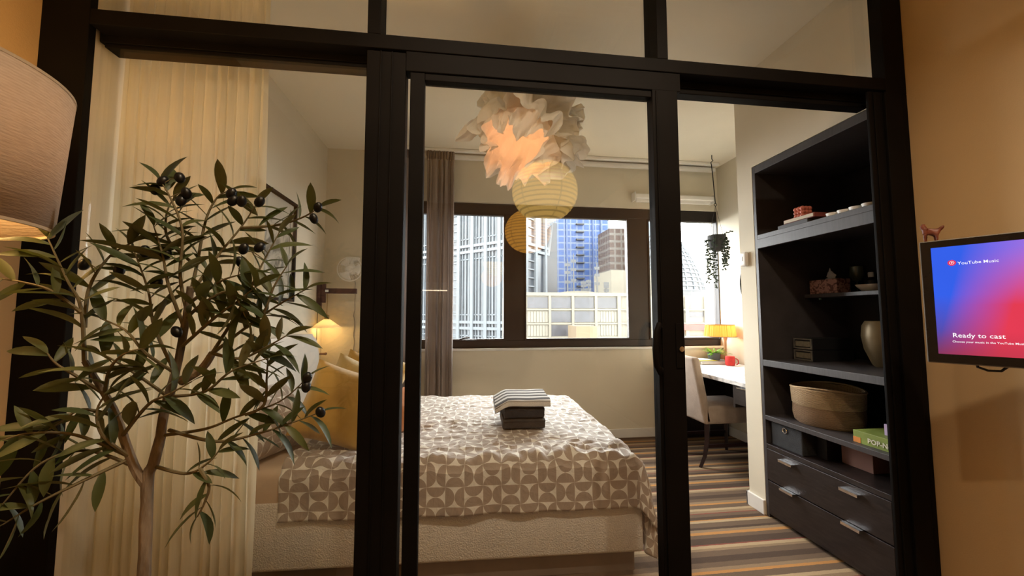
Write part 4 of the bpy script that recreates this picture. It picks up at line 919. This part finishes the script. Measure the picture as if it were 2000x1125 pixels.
# the screen mesh is built flat in its own frame: x across, y up, in metres
u_, v_ = s.outputs[0], s.outputs[1]
t1 = ramp(g.math('ADD', u_, g.math('MULTIPLY', g.math('SUBTRACT', shh, v_), .22)), .07, .20)
c1 = g.mix(ramp(v_, .0, shh*.55), (.13, .045, .16), (.036, .115, .80))
c2 = g.mix(ramp(v_, shh*.45, shh*.95), (.76, .045, .085), (.33, .16, .72))
col = g.mix(t1, c1, c2)
low = ramp(v_, shh*.22, -.02)
col = g.mix(g.math('MULTIPLY', low, .6), col, (.33, .035, .06))
nz = g.n('TexNoise', {'Vector': g.coord(), 'Scale': 8.}); 
scrm = g.surf(g.n('Emission', {0: col, 1: g.math('ADD', .85, g.math('MULTIPLY', nz.outputs[0], .1))}))
so = root('x', (0, 0, 0), '', ''); bpy.data.objects.remove(so)
me = bpy.data.meshes.new('screen'); bm = nb(); box(bm, 0, sw_, 0, shh, -.003, 0); bm.to_mesh(me); bm.free()
scr = bpy.data.objects.new('screen', me); C.objects.link(scr); scr.parent = tv; me.materials.append(scrm)
scr.matrix_basis = Matrix.Translation(-wloc(tv)) @ TVM @ Matrix.Translation((su0, sv0, 0)); scr['label'] = 'glowing blue, pink and red screen'
def stext(txt, px, py, px2, name, bold=0., mt=None):
    u, v = tvuv(px, py); u2, _ = tvuv(px2, py)
    o = text_mesh(txt, .1, Matrix.Identity(4), name, mt, tv, 0, bold)
    me = o.data; me.transform(Matrix.Translation(wloc(tv)))
    w0 = max(x.co.x for x in me.vertices); k = (u2-u)/w0
    me.transform(Matrix.Scale(k, 4)); me.transform(TVM @ Matrix.Translation((u, v, .0022))); me.transform(Matrix.Translation(-wloc(tv))); return o
wt = emis('screen_white', (.95, .93, .95), 1., .02); rdm = emis('screen_red', (.75, .03, .10), .9, .03)
stext('YouTube Music', 1870.5, 517, 1951.5, 'lettering', .0005, wt)
stext('Ready to cast', 1860.5, 658.5, 1964.5, 'lettering', .0006, wt)
stext('Choose your music in the YouTube Music', 1860.5, 668.5, 2004, 'lettering', .0006, wt)
u, v = tvuv(1859, 513.5); rad_ = tvuv(1867.5, 513.5)[0]-u
def disc(r0, r1, n_, m, z): 
    bm = nb(); A = [bm.verts.new((u+r1*math.cos(2*math.pi*k/28), v+r1*math.sin(2*math.pi*k/28), z)) for k in range(28)]
    if r0:
        B = [bm.verts.new((u+r0*math.cos(2*math.pi*k/28), v+r0*math.sin(2*math.pi*k/28), z)) for k in range(28)]
        for k in range(28): bm.faces.new((A[k], A[(k+1) % 28], B[(k+1) % 28], B[k]))
    else: bm.faces.new(A)
    xf(bm, TVM); part(n_, bm, m, tv)
disc(0, rad_, 'logo_disc', rdm, .0016); disc(rad_*.50, rad_*.60, 'logo_ring', wt, .0022)
bm = nb(); bm.faces.new([bm.verts.new((u+a*rad_, v+b*rad_, .0022)) for a, b in ((-.16, -.27), (.32, 0), (-.16, .27))]); xf(bm, TVM); part('logo_triangle', bm, wt, tv)
mp = tvp(TW_*.55, TH_*.5, -.05)
bm = nb(); tube(bm, [mp, Vector((LX1-.02, mp.y+.05, mp.z))], .018, 8); part('swivel_arm', bm, blkplast, tv)
bm = nb(); box(bm, LX1-.025, LX1-.001, mp.y-.05, mp.y+.15, mp.z-.12, mp.z+.12, bev=.003); part('wall_plate', bm, blkplast, tv)
bm = nb(); tube(bm, [tvp(.10, .02, -.03), tvp(.105, -.006, -.022), tvp(.125, -.014, -.02), tvp(.15, -.013, -.02), tvp(.165, .004, -.025)], .004, 6); part('cable', bm, blkplast, tv, smooth=True)
# little fox figure on the television's top edge (one skinned body)
foxm = mat('fox_glaze', (.17, .045, .025), .45, var=.4, scale=60)
def at(px, py, n=-.025):
    d = ray(px, py); P = T0+EN*n; t = (P-CP).dot(EN)/d.dot(EN); return CP+d*t
fverts = [(1809, 452), (1817, 455), (1826, 455), (1803, 446), (1797, 441.5), (1834, 449), (1840, 444), (1844, 440)]
zt_tv = T0.z+TH_
F = [at(*p) for p in fverts]; fr_ = [.0105, .0105, .0100, .0070, .0028, .0055, .0062, .0015]
E_ = [(1, 0), (1, 2), (0, 3), (3, 4), (2, 5), (5, 6), (6, 7)]
for base_i, pxl, pyl, nn in ((0, 1806, 463, -.018), (0, 1808, 463, -.032), (2, 1830, 459, -.018), (2, 1826, 460, -.032)):
    k1 = at(pxl, pyl, nn); foot = Vector((k1.x, k1.y, zt_tv+.0012)); F += [k1, foot]; fr_ += [.0040, .0028]; E_ += [(base_i, len(F)-2), (len(F)-2, len(F)-1)]
for dx_, nn in ((1801, -.02), (1805, -.03)): F.append(at(dx_, 437.5, nn)); fr_.append(.0018); E_.append((3, len(F)-1))
base_ = Vector((F[1].x, F[1].y, zt_tv)); me = bpy.data.meshes.new('fox_figure'); me.from_pydata([v-base_ for v in F], E_, [])
fo = bpy.data.objects.new('fox_figure', me); C.objects.link(fo); fo.location = base_; me.materials.append(foxm)
sk_ = fo.modifiers.new('skin', 'SKIN')
for v, r_ in zip(me.skin_vertices[0].data, fr_): v.radius = (r_, r_)
me.skin_vertices[0].data[1].use_root = True
ss = fo.modifiers.new('sub', 'SUBSURF'); ss.levels = 1; ss.render_levels = 2; sk_.use_smooth_shade = True
tag(fo, 'small red-brown fox figurine with raised bushy tail on the television', 'figurine')

# ------------------------------------------------------------------ floor lamp
lc = Vector((-1.055, .811, 0)); zb_, zt_ = 1.375, 1.668
fl_ = root('floor_lamp', lc, 'floor lamp with a wide linen drum shade, lit', 'lamp')
g = N('linen_shade'); co = g.coord()
wx = g.n('TexWave', {'Vector': co, 'Scale': 60., 'Distortion': 3., 'Detail': 3.}, bands_direction='Z'); nz = g.n('TexNoise', {'Vector': g.n('Mapping', {0: co, 3: (1., 1., 6.)}).outputs[0], 'Scale': 45., 'Detail': 6.})
cc = g.mix(g.math('MULTIPLY', g.math('ADD', nz.outputs[0], g.math('MULTIPLY', wx.outputs[0], .25)), .8), (.66, .56, .46), (.40, .31, .24))
bp = g.n('Bump', {'Height': nz.outputs[0], 'Strength': .4, 'Distance': .004})
shm = g.surf(g.n('MixShader', {0: .20, 1: g.n('BsdfDiffuse', {0: cc, 'Normal': bp.outputs[0]}), 2: g.n('BsdfTranslucent', {0: cc})}))
bm = nb(); lathe(bm, [(.232, 0), (.240, .147), (.248, zt_-zb_)], (lc.x, lc.y, zb_), 72)
bmesh.ops.delete(bm, geom=[f for f in bm.faces if len(f.verts) > 8], context='FACES'); part('lamp_shade', bm, shm, fl_, smooth=True, solid=.003)
for z_, r_ in ((zb_, .232), (zt_, .248)):
    bm = nb(); lathe(bm, [(r_-.003, -.002), (r_+.002, -.002), (r_+.002, .004), (r_-.003, .004)], (lc.x, lc.y, z_), 72, closed=True); part('shade_rim', bm, mat('shade_trim', (.50, .40, .28), .8), fl_)
bm = nb(); lathe(bm, [(.14, 0), (.14, .018), (.02, .03)], (lc.x, lc.y, 0), 32); part('base', bm, blkplast, fl_, smooth=True)
bm = nb(); tube(bm, [(lc.x, lc.y, .02), (lc.x, lc.y, 1.50)], .011, 10); part('pole', bm, blkplast, fl_)
bm = nb()
for k in range(3): a = 2.1*k; tube(bm, [(lc.x, lc.y, 1.47), (lc.x+.234*math.cos(a), lc.y+.234*math.sin(a), 1.45)], .0025, 5)
part('shade_spider', bm, blkplast, fl_)
bm = nb(); ball(bm, (lc.x, lc.y, 1.53), .035, n=14); part('bulb', bm, emis('lamp_bulb', (1., .62, .24), 12.), fl_, smooth=True)
point('floor_lamp_light', (lc.x, lc.y, 1.60), 14., (1., .58, .20), .05)

# ------------------------------------------------------------------ olive tree
rng = random.Random(12)
tb_ = onY(281, 1125, 1.0)
ot = root('olive_tree', (tb_.x, 1.0, 0), 'olive tree with dark fruit standing before the glass beside the floor lamp', 'tree')
bark = mat('olive_bark', (.23, .18, .13), .9, var=.75, scale=26, stretch=(1., 1., .25), bump=1., bscale=60)
twig = mat('olive_twig', (.16, .13, .065), .75, var=.2, scale=30)
def P3(l): return [onY(a, b, y) for a, b, y in l]
def smooth_pts(pts, k=4):
    out = []; n_ = len(pts)
    for i in range(n_-1):
        p0, p1, p2, p3 = pts[max(i-1, 0)], pts[i], pts[i+1], pts[min(i+2, n_-1)]
        for j in range(k):
            t = j/k; out.append(.5*((2*p1)+(p2-p0)*t+(2*p0-5*p1+4*p2-p3)*t*t+(3*p1-p0-3*p2+p3)*t**3))
    out.append(pts[-1]); return out
trunk = [Vector((tb_.x+.005, 1.0, .20)), Vector((tb_.x+.002, 1.0, .38))]+P3([(281, 1125, 1.0), (288, 945, 1.0), (300, 905, 1.0), (313, 851, 1.0), (329, 775, 1.0), (343, 729, 1.0), (364, 622, 1.0), (372, 560, .99)])
bm = nb(); sp_ = smooth_pts(trunk); tube(bm, sp_, [.0135-.006*i/(len(sp_)-1) for i in range(len(sp_))], 10)
for v in bm.verts: v.co += Vector((noise.noise(v.co*22), noise.noise(v.co*22+Vector((9, 0, 0))), 0))*.0025
part('trunk', bm, bark, ot, smooth=True)
bm = nb(); s2 = smooth_pts(P3([(288, 950, 1.0), (262, 911, .99), (227, 813, .97), (205, 770, .96), (165, 705, .95)])); tube(bm, s2, [.0105-.005*i/(len(s2)-1) for i in range(len(s2))], 8); part('trunk_fork', bm, bark, ot, smooth=True)
bm = nb(); s3 = smooth_pts(P3([(352, 745, 1.0), (393, 721, 1.0), (415, 690, .99)])); tube(bm, s3, [.011, .0105]+[.010-.003*i/(len(s3)) for i in range(len(s3)-2)], 8); part('trunk_fork', bm, bark, ot, smooth=True)
BR = [ # px, py, depth polylines, share of bare length
 ([(366,612,1.0),(352,540,.98),(356,450,.97),(332,385,.97),(312,352,.97)],.25), ([(366,600,1.0),(384,520,1.02),(402,430,1.03),(425,385,1.03),(450,372,1.03)],.3),
 ([(372,575,1.0),(425,500,1.02),(470,445,1.04),(500,400,1.04)],.25), ([(470,445,1.04),(540,440,1.06),(590,425,1.06),(622,406,1.06)],.2),
 ([(413,692,.99),(470,600,1.0),(510,520,1.02),(545,455,1.03)],.3), ([(413,692,.99),(480,640,.98),(540,598,.98),(596,566,.98)],.25),
 ([(343,729,1.0),(302,640,.98),(290,570,.96),(262,490,.96)],.25), ([(165,705,.95),(158,600,.93),(130,545,.92),(92,462,.92)],.25),
 ([(158,610,.93),(100,568,.91),(48,552,.90),(5,545,.90)],.25), ([(165,640,.94),(175,560,.95),(215,500,.96),(262,472,.96)],.25),
 ([(205,770,.96),(150,735,.94),(112,712,.93),(92,690,.93)],.15), ([(262,911,.99),(170,880,.94),(80,905,.90),(5,985,.87)],.2),
 ([(250,890,.98),(150,850,.93),(60,846,.90),(5,860,.88)],.2), ([(245,900,.98),(150,945,.92),(70,985,.89),(5,1025,.87)],.2),
 ([(313,851,1.0),(400,838,1.0),(460,815,1.0),(545,785,1.0),(596,742,1.0)],.4), ([(330,840,1.0),(420,862,.98),(500,848,.98),(580,822,.98),(622,806,.98)],.35),
 ([(300,910,1.0),(365,925,.97),(405,905,.96),(428,880,.96)],.5), ([(390,915,.96),(408,950,.95),(398,985,.95),(385,1010,.95)],.1),
 ([(329,775,1.0),(400,765,.97),(452,725,.96),(522,700,.96)],.25), ([(415,690,.99),(470,700,.97),(525,675,.97),(560,655,.97)],.2),
 ([(480,810,1.0),(516,790,.99),(521,735,.99),(524,690,.99)],.15), ([(329,775,1.0),(272,735,.96),(225,705,.94),(195,690,.94)],.2),
 ([(343,729,1.0),(285,690,.95),(245,645,.94),(196,622,.94)],.2), ([(352,680,1.0),(420,620,.96),(462,590,.95),(500,560,.95)],.2),
 ([(360,640,1.0),(330,560,.97),(318,500,.96),(300,440,.96)],.25), ([(205,770,.96),(215,720,.93),(245,690,.92),(285,680,.92)],.15),
 ([(227,813,.97),(160,800,.94),(110,830,.92),(60,860,.91)],.2), ([(240,850,.97),(290,790,.95),(330,770,.94),(375,745,.94)],.15),
 ([(384,520,1.02),(330,470,1.0),(325,420,.99),(340,385,.99)],.2), ([(372,590,1.0),(415,560,.96),(440,545,.95),(475,535,.95)],.2),
 ([(364,622,1.0),(400,590,.95),(450,570,.94),(480,620,.94)],.1), ([(480,640,.98),(515,610,.97),(535,560,.97),(560,520,.97)],.2), ([(250,890,.98),(200,850,.94),(190,800,.93),(215,760,.93)],.15),
]
def leaf_mesh(i):
    r = random.Random(i); bm = nb(); n_ = 6; droop = (.05, .28, .48, .14)[i]; tw_ = (.3, -.4, .2, .5)[i]; wd = (.130, .150, .118, .138)[i]
    rows_ = []
    for k in range(n_+1):
        t = k/n_; wv_ = wd*math.sin(math.pi*min(1, (t*.94+.05)))**.8*(1 if k < n_ else .02); a = tw_*t
        c = Vector((t, 0, -droop*t*t)); s_ = Vector((0, math.cos(a), math.sin(a))); u_ = Vector((0, -math.sin(a), math.cos(a)))
        rows_.append([bm.verts.new(c-s_*wv_+u_*wv_*.3), bm.verts.new(c), bm.verts.new(c+s_*wv_+u_*wv_*.3)])
    for a, b in zip(rows_, rows_[1:]):
        for q in (0, 1): bm.faces.new((a[q], a[q+1], b[q+1], b[q]))
    return mesh_of(bm, 'leaf', True)
g = N('olive_leaf'); geo = g.n('NewGeometry'); oi = g.n('ObjectInfo'); nz = g.n('TexNoise', {'Vector': g.coord('Generated'), 'Scale': 5.})
top_ = g.mix(oi.outputs['Random'], (.040, .062, .024), (.10, .11, .035)); und = g.mix(oi.outputs['Random'], (.13, .145, .075), (.22, .21, .10))
cc = g.mix(g.math('MULTIPLY', nz.outputs[0], .4), g.mix(geo.outputs['Backfacing'], top_, und), (.05, .06, .02))
leafm = g.surf(g.n('MixShader', {0: .16, 1: g.n('BsdfPrincipled', {'Base Color': cc, 'Roughness': .45, 'Specular IOR Level': .35}), 2: g.n('BsdfTranslucent', {0: (.14, .17, .03)})}))
LM = [leaf_mesh(i) for i in range(4)]
for m_ in LM: m_.materials.append(leafm)
OR = wloc(ot); leaves = []
def frame_leaf(p, d, L, roll, mi):
    d = d.normalized(); up0 = Vector((0, 0, 1)) if abs(d.z) < .95 else Vector((1, 0, 0))
    y_ = up0.cross(d).normalized(); z_ = d.cross(y_); M = Matrix((d, y_, z_)).transposed().to_4x4()
    leaves.append((Matrix.Translation(p-OR) @ M @ Matrix.Rotation(roll, 4, 'X') @ Matrix.Scale(L, 4), mi))
for pl_, bare in BR:
    sp_ = smooth_pts(P3(pl_), 6); n_ = len(sp_); bm = nb(); tube(bm, sp_, [.0042-.0030*i/(n_-1) for i in range(n_)], 6); part('branch', bm, twig, ot, smooth=True)
    acc = 0.; tot = sum((b-a).length for a, b in zip(sp_, sp_[1:])); done = 0.; side = 1; step = .0160
    nxt = tot*bare
    for a, b in zip(sp_, sp_[1:]):
        seg = (b-a).length
        while done+seg >= nxt:
            p = a.lerp(b, (nxt-done)/seg if seg else 0); t = (b-a).normalized(); view = (p-CP).normalized()
            sv = t.cross(view).normalized()*side; depth_ = view*rng.uniform(-.6, .6)
            ang = rng.uniform(.55, 1.15); d = t*math.cos(ang)+(sv+depth_*.9).normalized()*math.sin(ang)+Vector((0, 0, rng.uniform(-.1, .12)))
            frame_leaf(p, d, rng.uniform(.058, .092), rng.uniform(-.9, .9), rng.randrange(4)); side = -side; nxt += step*rng.uniform(.75, 1.25)
        done += seg
    t = (sp_[-1]-sp_[-2]).normalized(); frame_leaf(sp_[-1], t, .06, rng.uniform(-.5, .5), 1)
leaves_obj = leaves[:]; rng.shuffle(leaves_obj)
for M, mi in leaves_obj[:300]:
    o = bpy.data.objects.new('leaf', LM[mi]); C.objects.link(o); o.parent = ot; o.matrix_basis = M
if len(leaves_obj) > 300:
    vs, fs = [], []
    for M, mi in leaves_obj[300:]:
        k = len(vs); vs += [M @ v.co for v in LM[mi].vertices]; fs += [[k+i for i in p.vertices] for p in LM[mi].polygons]
    me = bpy.data.meshes.new('foliage'); me.from_pydata(vs, [], fs); me.materials.append(leafm)
    for p in me.polygons: p.use_smooth = True
    o = bpy.data.objects.new('foliage', me); C.objects.link(o); o.parent = ot; o['kind'] = 'stuff'
oliv = mat('black_olive', (.005, .006, .007), .35, var=.2)
for a, b in ((318,354),(351,347),(303,370),(354,392),(364,378),(452,378),(455,392),(472,393),(507,394),(621,405),(613,427),(165,516),(233,527),(283,491),(324,497),(476,486),(507,483),(470,512),(306,553),(600,738),(598,755),(626,805),(493,600),(345,648)):
    y_ = .96 if a < 300 else (1.05 if a > 560 and b < 500 else .975); p = onY(a, b, y_); bm = nb(); an = rng.uniform(-.6, .6)
    ball(bm, (0, 0, 0), .0105, 1., 1., 1.35, n=12); xf(bm, Matrix.Translation(p) @ Matrix.Rotation(an, 4, 'Y') @ Matrix.Rotation(rng.uniform(-.5, .5), 4, 'X'))
    part('olive', bm, oliv, ot, smooth=True)
    q = min((v for pl_, _ in BR for v in smooth_pts(P3(pl_), 6)), key=lambda v: (v-p).length)
    bm = nb(); tube(bm, [p, p.lerp(q, .5)+Vector((0, 0, .004)), q], .0011, 5); part('stalk', bm, twig, ot)
bm = nb(); lathe(bm, [(.11, 0), (.12, .01), (.15, .26), (.155, .28), (.145, .28), (.14, .25), (0, .25)], (tb_.x+.005, 1.0, 0), 32); part('pot', bm, mat('woven_planter', (.30, .22, .14), .85, var=.2, scale=30, bump=.5), ot, smooth=True)
